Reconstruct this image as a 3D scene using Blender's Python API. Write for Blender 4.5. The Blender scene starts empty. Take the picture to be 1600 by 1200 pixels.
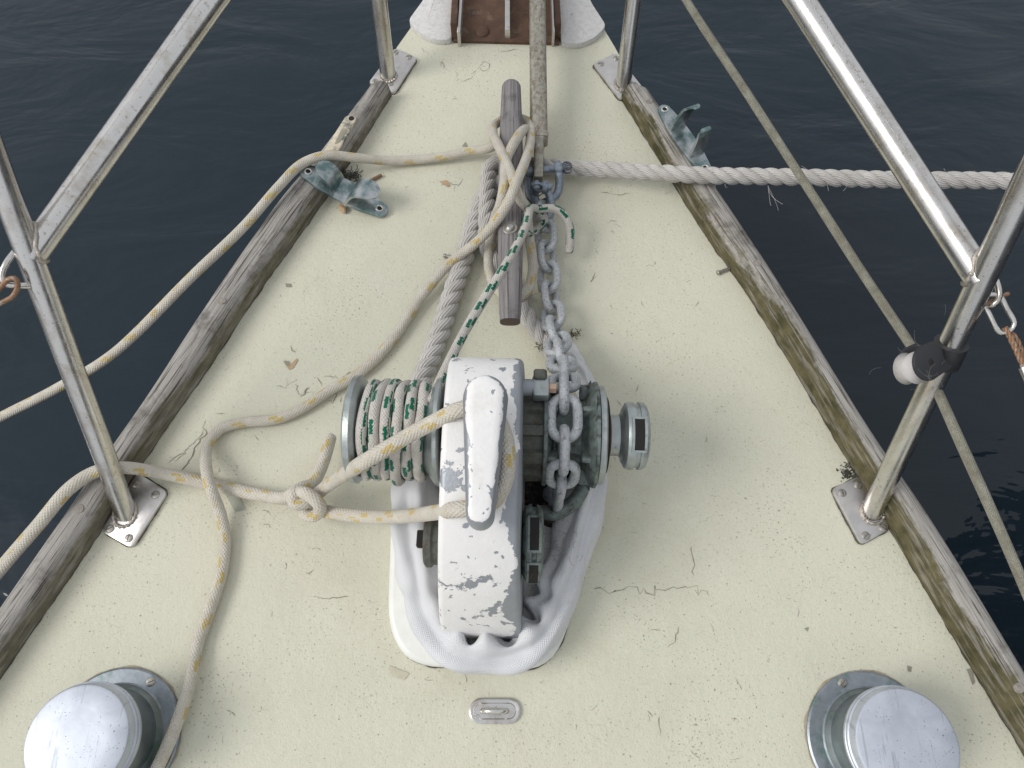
import bpy, bmesh, math, random
from mathutils import Vector, Matrix, noise
random.seed(7)
R = math.radians
C = bpy.context.scene.collection
sc = bpy.context.scene

# ------------------------------------------------------------------ camera
FPX, TH, CH = 1150.0, R(66.0), 0.90        # focal length in px of a 1600 wide frame, pitch below horizon, height over deck
cam = bpy.data.cameras.new('camera'); camo = bpy.data.objects.new('camera', cam); C.objects.link(camo)
cam.sensor_width = 36.0; cam.lens = FPX / 1600 * 36.0; cam.clip_start = 0.02; cam.clip_end = 500
camo.location = (0, 0, CH); camo.rotation_euler = (R(90) - TH, 0, 0)
sc.camera = camo
# ------------------------------------------------------------------ sky and sun (overcast)
SUN_EL, SUN_AZ = R(42), R(256)
w = bpy.data.worlds.new('World'); sc.world = w; w.use_nodes = True
wn = w.node_tree.nodes; wl = w.node_tree.links
sky = wn.new('ShaderNodeTexSky'); sky.sky_type = 'NISHITA'; sky.sun_disc = False
sky.sun_elevation = SUN_EL; sky.sun_rotation = SUN_AZ; sky.dust_density = 6.0; sky.air_density = 1.0; sky.ozone_density = 1.0
hs = wn.new('ShaderNodeHueSaturation'); hs.inputs['Saturation'].default_value = 0.22
wl.new(sky.outputs[0], hs.inputs['Color'])
cloud = wn.new('ShaderNodeMix'); cloud.data_type = 'RGBA'; cloud.inputs[0].default_value = 0.75      # even cloud cover over the clear sky
cloud.inputs[7].default_value = (8.3, 8.6, 9.1, 1); wl.new(hs.outputs[0], cloud.inputs[6]); wl.new(cloud.outputs[2], wn['Background'].inputs[0])
wn['Background'].inputs[1].default_value = 0.085
sl = bpy.data.lights.new('sun', 'SUN'); sl.energy = 1.5; sl.angle = R(26); sl.color = (1, .97, .93)
so = bpy.data.objects.new('sun', sl); C.objects.link(so)
sd = Vector((math.sin(SUN_AZ) * math.cos(SUN_EL), math.cos(SUN_AZ) * math.cos(SUN_EL), math.sin(SUN_EL)))
so.rotation_euler = sd.to_track_quat('Z', 'Y').to_euler()
sc.view_settings.view_transform = 'Standard'; sc.view_settings.look = 'None'
sc.view_settings.exposure = 0.22; sc.view_settings.gamma = 1.0

# ------------------------------------------------------------------ helpers
sT, cT = math.sin(TH), math.cos(TH)
def at(px, py, z=0.0):
    """survey point: where the sight line of photo point (px,py) meets height z"""
    u = (px - 800) / FPX; v = (600 - py) / FPX
    k = (CH - z) / (sT - v * cT)
    return Vector((u * k, (cT + v * sT) * k, z))
def pts(*l): return [at(*p) for p in l]

def mk(name, verts, faces, mat, parent=None, uvs=None, smooth=True, local=False, kind=None):
    """one mesh object; verts are world coordinates unless local"""
    me = bpy.data.meshes.new(name)
    off = Vector((0, 0, 0))
    if parent is not None and not local:
        p = parent
        while p is not None: off += p.location; p = p.parent
    me.from_pydata([tuple(Vector(v) - off) for v in verts], [], faces)
    if uvs is not None:
        ul = me.uv_layers.new(name='UVMap')
        for i, uv in enumerate(uvs): ul.data[i].uv = uv
    me.polygons.foreach_set('use_smooth', [smooth] * len(me.polygons))
    me.materials.append(mat); me.update()
    o = bpy.data.objects.new(name, me); C.objects.link(o); o.parent = parent
    if kind: o['kind'] = kind
    return o
def bmk(name, bm, mat, parent=None, smooth=True, local=False, sharp=40):
    bm.normal_update()
    vs = [v.co.copy() for v in bm.verts]; bm.verts.index_update()
    fs = [[v.index for v in f.verts] for f in bm.faces]; bm.free()
    o = mk(name, vs, fs, mat, parent, None, smooth, local)
    if smooth: o.data.set_sharp_from_angle(angle=R(sharp))
    return o
def thing(name, label, cat, loc=(0, 0, 0), group=None):
    o = bpy.data.objects.new(name, None); C.objects.link(o); o.location = loc; o.empty_display_size = .02
    o['label'] = label; o['category'] = cat
    if group: o['group'] = group
    return o
def tag(o, label, cat, group=None):
    o['label'] = label; o['category'] = cat
    if group: o['group'] = group
    return o

def spline(P, step, closed=False):
    P = [Vector(p) for p in P]; n = len(P); out = []
    segs = n if closed else n - 1
    def g(i):
        if closed: return P[i % n]
        if i < 0: return P[0] * 2 - P[1]
        if i >= n: return P[-1] * 2 - P[-2]
        return P[i]
    for i in range(segs):
        a, b, c, d = g(i - 1), g(i), g(i + 1), g(i + 2)
        # centripetal Catmull-Rom
        t0 = 0; t1 = t0 + max((b - a).length, 1e-5) ** .5; t2 = t1 + max((c - b).length, 1e-5) ** .5; t3 = t2 + max((d - c).length, 1e-5) ** .5
        m = 14
        for k in range(m):
            t = t1 + (t2 - t1) * k / m
            A1 = a * ((t1 - t) / (t1 - t0)) + b * ((t - t0) / (t1 - t0))
            A2 = b * ((t2 - t) / (t2 - t1)) + c * ((t - t1) / (t2 - t1))
            A3 = c * ((t3 - t) / (t3 - t2)) + d * ((t - t2) / (t3 - t2))
            B1 = A1 * ((t2 - t) / (t2 - t0)) + A2 * ((t - t0) / (t2 - t0))
            B2 = A2 * ((t3 - t) / (t3 - t1)) + A3 * ((t - t1) / (t3 - t1))
            out.append(B1 * ((t2 - t) / (t2 - t1)) + B2 * ((t - t1) / (t2 - t1)))
    out.append(P[0].copy() if closed else P[-1].copy())
    # resample
    L = [0]
    for i in range(1, len(out)): L.append(L[-1] + (out[i] - out[i - 1]).length)
    N = max(2, int(L[-1] / step)); res = []; j = 0
    for i in range(N + 1):
        s = L[-1] * i / N
        while j < len(L) - 2 and L[j + 1] < s: j += 1
        f = (s - L[j]) / max(L[j + 1] - L[j], 1e-9)
        res.append(out[j].lerp(out[j + 1], min(max(f, 0), 1)))
    if closed: res.pop()
    return res
def frames(P, closed=False, up=Vector((0, 0, 1))):
    n = len(P); T = []
    for i in range(n):
        if closed: t = P[(i + 1) % n] - P[i - 1]
        else: t = P[min(i + 1, n - 1)] - P[max(i - 1, 0)]
        T.append(t.normalized())
    u = up - T[0] * up.dot(T[0])
    if u.length < 1e-3: u = Vector((0, 1, 0)) - T[0] * T[0].y
    N = [u.normalized()]
    for i in range(1, n):
        q = T[i - 1].rotation_difference(T[i]); v = q @ N[-1]
        v = v - T[i] * v.dot(T[i]); N.append(v.normalized())
    return T, N, [T[i].cross(N[i]) for i in range(n)]
def sweep(P, rad, seg=16, closed=False, caps=True, round_end=True):
    """tube data along P: verts, faces, uvs (u round, v metres along)"""
    T, N, B = frames(P, closed); n = len(P); V = []; F = []; UV = []
    rf = rad if callable(rad) else (lambda s, a: rad)
    s = 0; S = []
    for i in range(n):
        if i: s += (P[i] - P[i - 1]).length
        S.append(s)
    for i in range(n):
        for k in range(seg):
            a = 2 * math.pi * k / seg
            r = rf(S[i], a)
            V.append(P[i] + N[i] * (math.cos(a) * r) + B[i] * (math.sin(a) * r))
    m = n if closed else n - 1
    for i in range(m):
        j = (i + 1) % n; sj = S[j] if j else S[-1] + (P[0] - P[-1]).length
        for k in range(seg):
            l = (k + 1) % seg
            F.append((i * seg + k, i * seg + l, j * seg + l, j * seg + k))
            UV += [(k / seg, S[i]), ((k + 1) / seg, S[i]), ((k + 1) / seg, sj), (k / seg, sj)]
    if caps and not closed:
        for e, i, sg in ((0, 0, -1), (1, n - 1, 1)):
            b = i * seg; prev = list(range(b, b + seg))
            if round_end:
                r0 = rf(S[i], 0)
                for q in (0.5, 0.85):
                    c = len(V); rr = math.sqrt(1 - q * q)
                    for k in range(seg):
                        a = 2 * math.pi * k / seg; r = rf(S[i], a) * rr
                        V.append(P[i] + T[i] * (sg * r0 * q * .7) + N[i] * (math.cos(a) * r) + B[i] * (math.sin(a) * r))
                    for k in range(seg):
                        l = (k + 1) % seg
                        f = (prev[k], prev[l], c + l, c + k) if sg > 0 else (prev[l], prev[k], c + k, c + l)
                        F.append(f); UV += [(k / seg, S[i])] * 4
                    prev = list(range(c, c + seg))
            F.append(tuple(prev) if sg > 0 else tuple(reversed(prev))); UV += [(0, S[i])] * seg
    return V, F, UV
def tube(name, P, rad, mat, parent=None, seg=16, closed=False, local=False, round_end=False, step=None):
    if step: P = spline(P, step, closed)
    V, F, UV = sweep([Vector(p) for p in P], rad, seg, closed, True, round_end)
    o = mk(name, V, F, mat, parent, UV, True, local); o.data.set_sharp_from_angle(angle=R(50)); return o
def three_strand(P, d, pitch, phase=0.0):
    """laid rope: three helical strands round the path"""
    T, N, B = frames(P); n = len(P); V = []; F = []; UV = []
    s = [0]
    for i in range(1, n): s.append(s[-1] + (P[i] - P[i - 1]).length)
    rs = d * .275; rc = d * .265; seg = 12
    for st in range(3):
        Q = []
        for i in range(n):
            a = 2 * math.pi * (s[i] / pitch) + st * 2 * math.pi / 3 + phase
            Q.append(P[i] + N[i] * (math.cos(a) * rc) + B[i] * (math.sin(a) * rc))
        v, f, uv = sweep(Q, rs, seg, False, True, True); o = len(V)
        V += v; F += [tuple(x + o for x in q) for q in f]; UV += uv
    return V, F, UV
def lathe(prof, axis, centre, seg=40, a0=0, lobes=None):
    """revolve (along, radius) about axis 'X','Y','Z' at centre"""
    V = []; F = []; n = len(prof)
    for k in range(seg):
        a = 2 * math.pi * k / seg + a0; c, s_ = math.cos(a), math.sin(a)
        for (t, r) in prof:
            if lobes: r = lobes(t, r, a)
            if axis == 'Z': p = Vector((r * c, r * s_, t))
            elif axis == 'X': p = Vector((t, r * c, r * s_))
            else: p = Vector((r * c, t, r * s_))
            V.append(Vector(centre) + p)
    for k in range(seg):
        l = (k + 1) % seg
        for i in range(n - 1):
            F.append((k * n + i, l * n + i, l * n + i + 1, k * n + i + 1))
    return V, F
def lathe_o(name, prof, axis, centre, mat, parent=None, seg=40, local=False, lobes=None, sharp=35):
    V, F = lathe(prof, axis, centre, seg, 0, lobes)
    bm = bmesh.new(); vs = [bm.verts.new(v) for v in V]
    for f in F:
        try: bm.faces.new([vs[i] for i in f])
        except ValueError: pass
    bmesh.ops.remove_doubles(bm, verts=bm.verts, dist=1e-6)
    bmesh.ops.recalc_face_normals(bm, faces=bm.faces)
    return bmk(name, bm, mat, parent, True, local, sharp)
def round_poly(poly, r, n=5):
    """2D/3D polygon with rounded corners"""
    out = []; m = len(poly)
    for i in range(m):
        p, a, b = Vector(poly[i]), Vector(poly[i - 1]), Vector(poly[(i + 1) % m])
        ra = min(r, (a - p).length * .45); rb = min(r, (b - p).length * .45)
        A = p + (a - p).normalized() * ra; B_ = p + (b - p).normalized() * rb
        for k in range(n + 1):
            t = k / n; out.append(A * (1 - t) ** 2 + p * (2 * t * (1 - t)) + B_ * t ** 2)
    return out
def prism(outline, thick, bev=0.0, direction=Vector((0, 0, -1)), bseg=2):
    """solid from a 3D outline extruded along direction; edges of the top face bevelled"""
    bm = bmesh.new(); vs = [bm.verts.new(p) for p in outline]
    f = bm.faces.new(vs); f.normal_update()
    r = bmesh.ops.extrude_face_region(bm, geom=[f])
    nv = [v for v in r['geom'] if isinstance(v, bmesh.types.BMVert)]
    bmesh.ops.translate(bm, verts=nv, vec=direction * thick)
    bm.faces.ensure_lookup_table()
    bmesh.ops.recalc_face_normals(bm, faces=bm.faces)
    if bev > 0:
        top = [e for e in bm.edges if all(v not in nv for v in e.verts)]
        bmesh.ops.bevel(bm, geom=top, offset=bev, segments=bseg, affect='EDGES', profile=.5)
    return bm
def box_bm(sx, sy, sz, bev=0.0, seg=2, M=None):
    bm = bmesh.new(); bmesh.ops.create_cube(bm, size=1)
    bmesh.ops.scale(bm, vec=(sx, sy, sz), verts=bm.verts)
    if bev: bmesh.ops.bevel(bm, geom=bm.edges[:], offset=bev, segments=seg, affect='EDGES', profile=.5)
    if M is not None: bmesh.ops.transform(bm, matrix=M, verts=bm.verts)
    return bm
def basis(origin, x, y, z): return Matrix((( x.x, y.x, z.x, origin.x), (x.y, y.y, z.y, origin.y), (x.z, y.z, z.z, origin.z), (0, 0, 0, 1)))

# ------------------------------------------------------------------ materials
class NB:
    def __init__(s, name):
        s.m = bpy.data.materials.new(name); s.m.use_nodes = True; s.t = s.m.node_tree; s.n = s.t.nodes; s.l = s.t.links
        s.p = s.n['Principled BSDF']
    def node(s, typ, **kw):
        nd = s.n.new(typ)
        for k, v in kw.items():
            if k.startswith('i_'): s.put(nd.inputs[k[2:].replace('_', ' ')], v)
            else: setattr(nd, k, v)
        return nd
    def put(s, sock, v):
        if hasattr(v, 'is_linked') or isinstance(v, bpy.types.NodeSocket): s.l.new(v, sock)
        else: sock.default_value = v
    def coord(s, kind='Object'): return s.node('ShaderNodeTexCoord').outputs[kind]
    def mapv(s, vec, scale=(1, 1, 1), rot=(0, 0, 0), loc=(0, 0, 0)):
        nd = s.node('ShaderNodeMapping'); s.l.new(vec, nd.inputs[0])
        nd.inputs['Scale'].default_value = scale; nd.inputs['Rotation'].default_value = rot; nd.inputs['Location'].default_value = loc
        return nd.outputs[0]
    def noise(s, vec, scale, detail=4, rough=.55, dist=0):
        nd = s.node('ShaderNodeTexNoise'); s.l.new(vec, nd.inputs['Vector'])
        nd.inputs['Scale'].default_value = scale; nd.inputs['Detail'].default_value = detail
        nd.inputs['Roughness'].default_value = rough; nd.inputs['Distortion'].default_value = dist
        return nd.outputs['Fac']
    def vor(s, vec, scale, feature='F1', out='Distance'):
        nd = s.node('ShaderNodeTexVoronoi', feature=feature); s.l.new(vec, nd.inputs['Vector']); nd.inputs['Scale'].default_value = scale
        return nd.outputs[out]
    def ramp(s, fac, a, b, ca=(0, 0, 0, 1), cb=(1, 1, 1, 1)):
        nd = s.node('ShaderNodeValToRGB'); s.l.new(fac, nd.inputs[0]); e = nd.color_ramp.elements
        e[0].position = a; e[0].color = ca; e[1].position = b; e[1].color = cb
        return nd.outputs[0]
    def math(s, op, a, b=0.0, c=0.0):
        nd = s.node('ShaderNodeMath', operation=op); s.put(nd.inputs[0], a); s.put(nd.inputs[1], b); s.put(nd.inputs[2], c); return nd.outputs[0]
    def mix(s, fac, a, b):
        nd = s.node('ShaderNodeMix', data_type='RGBA'); s.put(nd.inputs[0], fac)
        for i, v in ((6, a), (7, b)):
            if isinstance(v, tuple) and len(v) == 3: v = (*v, 1)
            s.put(nd.inputs[i], v)
        return nd.outputs[2]
    def sep(s, vec):
        nd = s.node('ShaderNodeSeparateXYZ'); s.l.new(vec, nd.inputs[0]); return nd.outputs
    def bump(s, h, strength=.3, dist=.001, normal=None):
        nd = s.node('ShaderNodeBump'); s.l.new(h, nd.inputs['Height']); nd.inputs['Strength'].default_value = strength; nd.inputs['Distance'].default_value = dist
        if normal is not None: s.l.new(normal, nd.inputs['Normal'])
        s.l.new(nd.outputs[0], s.p.inputs['Normal']); return nd.outputs[0]
    def col(s, v):
        if isinstance(v, tuple) and len(v) == 3: v = (*v, 1)
        s.put(s.p.inputs['Base Color'], v)
    def set(s, **kw):
        for k, v in kw.items(): s.put(s.p.inputs[k.replace('_', ' ')], v)
        return s.m
M = {}
# deck paint
b = NB('deck_paint'); o = b.coord()
big = b.noise(o, 3.5, 3); mid = b.noise(o, 26, 5, .6); fine = b.noise(o, 420, 3, .6); sp = b.noise(o, 330, 2, .5, .4); cl = b.noise(o, 7, 3)
c = b.mix(b.ramp(big, .35, .7), (.598, .590, .478), (.612, .600, .488))
c = b.mix(b.math('MULTIPLY', b.ramp(mid, .45, .8), .22), c, (.49, .48, .37))
thr = b.math('ADD', sp, b.math('MULTIPLY', cl, .22))
c = b.mix(b.math('MULTIPLY', b.ramp(thr, .765, .83), .72), c, (.20, .19, .12))
hair = b.ramp(b.vor(o, 58, 'DISTANCE_TO_EDGE'), .0, .012, (1, 1, 1, 1), (0, 0, 0, 1))
hg = b.ramp(b.noise(o, 15, 3, .6), .60, .68)
hairm = b.math('MULTIPLY', hair, hg)
c = b.mix(b.math('MULTIPLY', hairm, .25), c, (.22, .20, .14))
gr = b.noise(o, 260, 4, .7); c = b.mix(b.math('MULTIPLY', b.ramp(gr, .50, .74), .26), c, (.40, .39, .29))
c = b.mix(b.math('MULTIPLY', b.ramp(b.noise(o, 2.1, 3), .45, .7), .25), c, (.60, .555, .42))
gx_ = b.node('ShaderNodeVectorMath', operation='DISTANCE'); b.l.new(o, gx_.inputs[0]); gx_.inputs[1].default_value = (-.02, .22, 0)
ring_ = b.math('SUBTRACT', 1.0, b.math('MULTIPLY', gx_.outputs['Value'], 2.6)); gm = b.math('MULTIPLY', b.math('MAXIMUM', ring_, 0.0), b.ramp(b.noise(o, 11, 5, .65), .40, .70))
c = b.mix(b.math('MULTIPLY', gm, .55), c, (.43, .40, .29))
st2 = b.ramp(b.noise(b.mapv(o, (9, 3, 1)), 1, 5, .7, .8), .56, .70); c = b.mix(b.math('MULTIPLY', st2, .16), c, (.42, .41, .32))
b.col(c); h = b.math('ADD', fine, b.math('MULTIPLY', b.noise(o, 110, 4, .6), 1.6)); h = b.math('SUBTRACT', h, hairm)
b.bump(h, .45, .0012); M['deck'] = b.set(Roughness=.62, Specular_IOR_Level=.3)
def plain(name, col, rough=.5, metal=0.0, var=.15, scale=60, bump=.15, bd=.0006, dirt=None, dthr=(.6, .7)):
    b = NB(name); o = b.coord(); n = b.noise(o, scale, 5, .6)
    c = b.mix(b.ramp(n, .3, .7), tuple(x * (1 - var) for x in col), tuple(min(1, x * (1 + var)) for x in col))
    if dirt: c = b.mix(b.ramp(b.noise(o, scale * .7, 6, .65, .3), *dthr), c, dirt)
    b.col(c); b.bump(b.noise(o, scale * 5, 3), bump, bd)
    r = b.ramp(n, .2, .8, (rough * .75,) * 3 + (1,), (min(1, rough * 1.25),) * 3 + (1,))
    return b.set(Roughness=r, Metallic=metal)
M['crack'] = plain('crack_dark', (.22, .20, .145), .9)
M['chip'] = plain('bare_filler', (.42, .30, .18), .8)
M['chipdark'] = plain('old_grey_paint', (.27, .26, .20), .8)
# weathered wood; uv v runs along the grain
def wood(name, base, light, dark, algae=0.0, spread=40, lo_=1.0, vs=14, us=260, bleach=0.0):
    b = NB(name); uv = b.coord('UV'); g = b.noise(b.mapv(uv, (us, vs, 1)), 1.0, 6, .65, .2)
    ob = b.coord()
    c = b.mix(b.ramp(g, .3, .7), base, light)
    g2 = b.noise(b.mapv(uv, (us * 1.8, vs * .8, 1)), 1.0, 5, .6, .4)
    c = b.mix(b.math('MULTIPLY', b.ramp(g2, .53, .63), .9), c, dark)
    blot = b.noise(ob, 22, 5, .65)
    c = b.mix(b.math('MULTIPLY', b.ramp(blot, .55, .72), .6), c, tuple(x * .5 for x in dark))
    lich = b.ramp(b.noise(ob, 170, 4, .6), .66, .74)
    c = b.mix(b.math('MULTIPLY', lich, .45), c, (.36, .36, .30))
    if algae:
        u = b.sep(uv)[0]
        # u is metres across the rail, 0 at the deck side
        lim = b.math('ADD', b.math('MULTIPLY', u, -spread), b.math('MULTIPLY', b.noise(b.mapv(uv, (60, 9, 1)), 1, 4), 1.6))
        lim = b.math('ADD', lim, b.math('MULTIPLY', b.noise(ob, 4.2, 3, .6), 1.7))
        lim = b.math('ADD', lim, b.math('ADD', b.math('MULTIPLY', b.math('MINIMUM', b.sep(uv)[1], 1.0), .55), b.math('MULTIPLY', b.noise(ob, 120, 4, .7), .55)))
        am = b.ramp(b.math('MULTIPLY', lim, .4), lo_ * .4, lo_ * .4 + .12)
        c = b.mix(b.math('MULTIPLY', am, algae), c, b.mix(b.ramp(b.noise(ob, 45, 4), .35, .65), (.052, .048, .018), (.125, .108, .055)))
        c = b.mix(b.math('MULTIPLY', b.math('MULTIPLY', am, b.ramp(g, .5, .68)), .5), c, light)
    b.col(c); b.bump(b.math('ADD', b.math('ADD', g, g2), b.math('MULTIPLY', b.noise(ob, 320, 3), .5)), .7, .0014)
    return b.set(Roughness=.85, Specular_IOR_Level=.2)
M['rail_l'] = wood('weathered_teak', (.26, .24, .215), (.41, .39, .365), (.055, .046, .036), .7, 50, 1.50)
M['rail_r'] = wood('weathered_teak_algae', (.27, .255, .225), (.43, .41, .385), (.065, .053, .038), .97, 38, 1.28)
M['cleatwood'] = wood('silvered_wood', (.20, .185, .185), (.29, .275, .275), (.085, .07, .068), 0, us=300, vs=8)
M['endgrain'] = plain('end_grain', (.12, .085, .07), .85, scale=300)
M['rawwood'] = plain('raw_cream_bedding', (.55, .49, .38), .8, scale=90, dirt=(.17, .17, .15), dthr=(.5, .6))
# metals
b = NB('stainless_tube'); uv = b.coord('UV'); o = b.coord()
n = b.noise(b.mapv(uv, (3, 14, 1)), 3, 5, .6); st = b.noise(b.mapv(o, (40, 40, 8)), 1, 5, .65)
c = b.mix(b.ramp(st, .48, .78), (.66, .645, .62), (.42, .37, .30)); c = b.mix(b.math('MULTIPLY', b.ramp(b.noise(o, 240, 3), .62, .7), .6), c, (.30, .25, .19)); b.col(c)
b.bump(b.noise(o, 700, 3), .12, .0004)
M['ss'] = b.set(Metallic=1.0, Roughness=b.ramp(n, .3, .75, (.17,) * 3 + (1,), (.34,) * 3 + (1,)))
M['plate'] = plain('stainless_plate', (.60, .58, .56), .42, 1.0, .12, 50, .25, .0006, (.34, .30, .25), (.58, .75))
M['weld'] = plain('weld_bead', (.50, .46, .41), .45, 1.0, .3, 300, .6, .001)
M['screw'] = plain('screw_steel', (.42, .40, .36), .45, 1.0, .2, 200, .2)
M['galv'] = plain('galvanised_steel', (.50, .52, .535), .6, .4, .25, 330, .6, .0011, (.22, .225, .22), (.55, .64))
M['galvdark'] = plain('zinc_shackle', (.27, .31, .36), .5, .7, .25, 160, .4, .0009, (.13, .15, .17), (.57, .67))
M['wire'] = plain('mousing_wire', (.13, .15, .18), .6, .7)
M['rustwire'] = plain('rusty_wire', (.30, .18, .11), .65, .6, .3, 300, .4, .0006, (.42, .38, .34), (.55, .65))
M['castgrey'] = plain('cast_grey_green', (.38, .415, .41), .40, .75, .16, 90, .3, .0006, (.15, .17, .15), (.62, .74))
M['verdigris'] = plain('verdigris_bronze', (.17, .205, .19), .55, .5, .35, 110, .5, .0009, (.05, .05, .04), (.52, .66))
M['teal'] = plain('bronze_teal_patina', (.15, .225, .225), .32, .8, .35, 45, .2, .0006, (.47, .49, .50), (.42, .60))
M['darkgear'] = plain('greasy_gear', (.095, .10, .085), .65, .4, .4, 130, .6, .001, (.10, .055, .03), (.56, .68))
M['rust'] = plain('rust', (.20, .085, .035), .85, .1, .3, 200)
M['brass'] = plain('brass_bolt', (.52, .36, .26), .45, .8)
M['chromed'] = plain('dulled_chrome', (.52, .555, .60), .36, .85, .10, 40, .15, .0004, (.30, .33, .36), (.60, .80))
b = NB('pitted_chrome_cap'); o = b.coord()
cc = b.mix(b.ramp(b.noise(o, 24, 5, .6, .5), .35, .7), (.44, .475, .53), (.60, .63, .69))
scr = b.noise(b.mapv(o, (240, 14, 1), (0, 0, R(33))), 1, 3, .5, .6); cc = b.mix(b.math('MULTIPLY', b.ramp(scr, .62, .66), .45), cc, (.27, .30, .34))
pit = b.ramp(b.noise(o, 420, 2, .5), .66, .71); pit = b.math('MULTIPLY', pit, b.ramp(b.noise(o, 30, 3), .42, .6))
cc = b.mix(pit, cc, (.10, .12, .14)); b.col(cc); b.bump(b.math('SUBTRACT', b.noise(o, 90, 3), pit), .12, .0006)
M['capmetal'] = b.set(Metallic=.6, Roughness=.5)
M['flange'] = plain('vent_flange', (.29, .32, .35), .42, .75, .2, 60, .2, .0006, (.13, .21, .19), (.52, .72))
M['barrel'] = plain('vent_barrel', (.21, .24, .245), .42, .7, .2, 40, .15, .0006, (.09, .15, .13), (.5, .75))
M['black'] = plain('black_plastic', (.022, .023, .026), .55, 0, .2, 80, .2)
M['sheave'] = plain('white_sheave', (.48, .46, .44), .6, 0, .1, 80, .2)
M['dark'] = plain('dark_cavity', (.012, .011, .010), .9)  # black parts; for holes and slots the shade inside is put into the colour
M['bronze'] = plain('brown_bronze', (.105, .058, .036), .6, .35, .35, 45, .5, .0009, (.23, .18, .14), (.56, .75))
M['bedwhite'] = plain('mottled_white_alloy', (.60, .59, .575), .6, .05, .12, 150, .6, .001, (.36, .35, .32), (.60, .74))
M['shank'] = plain('worn_galvanised_shank', (.34, .32, .265), .62, .35, .3, 130, .6, .001, (.12, .07, .042), (.50, .62))
b = NB('worn_galvanised_shank'); o = b.coord()
st = b.noise(b.mapv(o, (170, 70, 170)), 1, 6, .7, .6); n3 = b.noise(o, 170, 4, .65)
c = b.mix(b.ramp(n3, .3, .7), (.27, .25, .20), (.46, .44, .38)); ed = b.math('MULTIPLY', b.math('ABSOLUTE', b.math('SUBTRACT', b.sep(o)[0], b.math('MULTIPLY', b.sep(o)[1], 0.0))), 0.0)
c = b.mix(b.ramp(st, .50, .68), c, (.17, .125, .09)); b.col(c); b.bump(b.math('ADD', n3, st), .6, .0012)
M['shank'] = b.set(Roughness=.5, Metallic=.7)
M['hull'] = plain('hull_paint', (.03, .035, .045), .3)
M['web'] = plain('brown_fibre', (.13, .085, .055), .9)
# chipped white paint over grey alloy; the paint is gone along the starboard edge
def chipped(name, xe, k, rim=False):
    b = NB(name); o = b.coord(); x = b.sep(o)[0]
    n = b.noise(o, 26, 6, .62, .25); n2 = b.noise(o, 120, 4, .6)
    e = b.math('MULTIPLY', b.math('MAXIMUM', b.math('SUBTRACT', x, xe), 0.0), k)
    t = b.math('ADD', b.math('ADD', n, b.math('MULTIPLY', n2, .18)), e)
    t = b.math('ADD', t, b.math('MULTIPLY', b.noise(o, 9, 2), .12))
    if rim: t = b.math('ADD', t, b.math('MULTIPLY', b.sep(b.coord('UV'))[0], .36))
    spot = b.math('ADD', b.noise(o, 85, 3, .55, .3), b.math('MULTIPLY', b.noise(o, 16, 2), .25))
    m = b.math('MAXIMUM', b.ramp(t, .768, .780), b.ramp(spot, .775, .785))
    wht = b.mix(b.noise(o, 60, 4), (.80, .79, .775), (.70, .69, .675))
    wht = b.mix(b.math('MULTIPLY', b.ramp(b.noise(o, 20, 5, .7), .56, .72), .35), wht, (.50, .46, .41))
    b.col(b.mix(m, wht, b.mix(b.noise(o, 50, 3), (.27, .29, .315), (.36, .38, .41))))
    hh = b.math('ADD', b.math('MULTIPLY', m, -2.0), b.math('ADD', b.math('MULTIPLY', b.noise(o, 260, 3), .5), b.math('MULTIPLY', n2, .6)))
    b.bump(hh, .5, .0012); return b.set(Roughness=.5, Metallic=b.math('MULTIPLY', m, .5))
M['case'] = chipped('chipped_white_case', .024, 19.0)
M['horn'] = chipped('chipped_white_horn', .060, 0.0, True)
M['gel'] = plain('white_gelcoat', (.72, .72, .68), .4, 0, .05, 40, .15, .0006, (.52, .50, .42), (.64, .76))
# canvas with a woven grain
b = NB('grey_white_canvas'); uv = b.coord('UV'); o = b.coord(); s_ = b.sep(uv)
wv = b.math('MULTIPLY', b.math('SINE', b.math('MULTIPLY', s_[0], 2 * math.pi / .0026)), b.math('SINE', b.math('MULTIPLY', s_[1], 2 * math.pi / .0026)))
c = b.mix(b.ramp(b.noise(o, 18, 4), .35, .7), (.61, .615, .63), (.68, .685, .695)); c = b.mix(b.math('MULTIPLY', b.ramp(b.noise(o, 55, 5, .7), .60, .75), .35), c, (.42, .41, .38)); b.col(c)
b.bump(b.math('ADD', wv, b.math('MULTIPLY', b.noise(o, 40, 4), 2.5)), .45, .0009); M['canvas'] = b.set(Roughness=.85, Specular_IOR_Level=.15, Sheen_Weight=.1)
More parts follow.
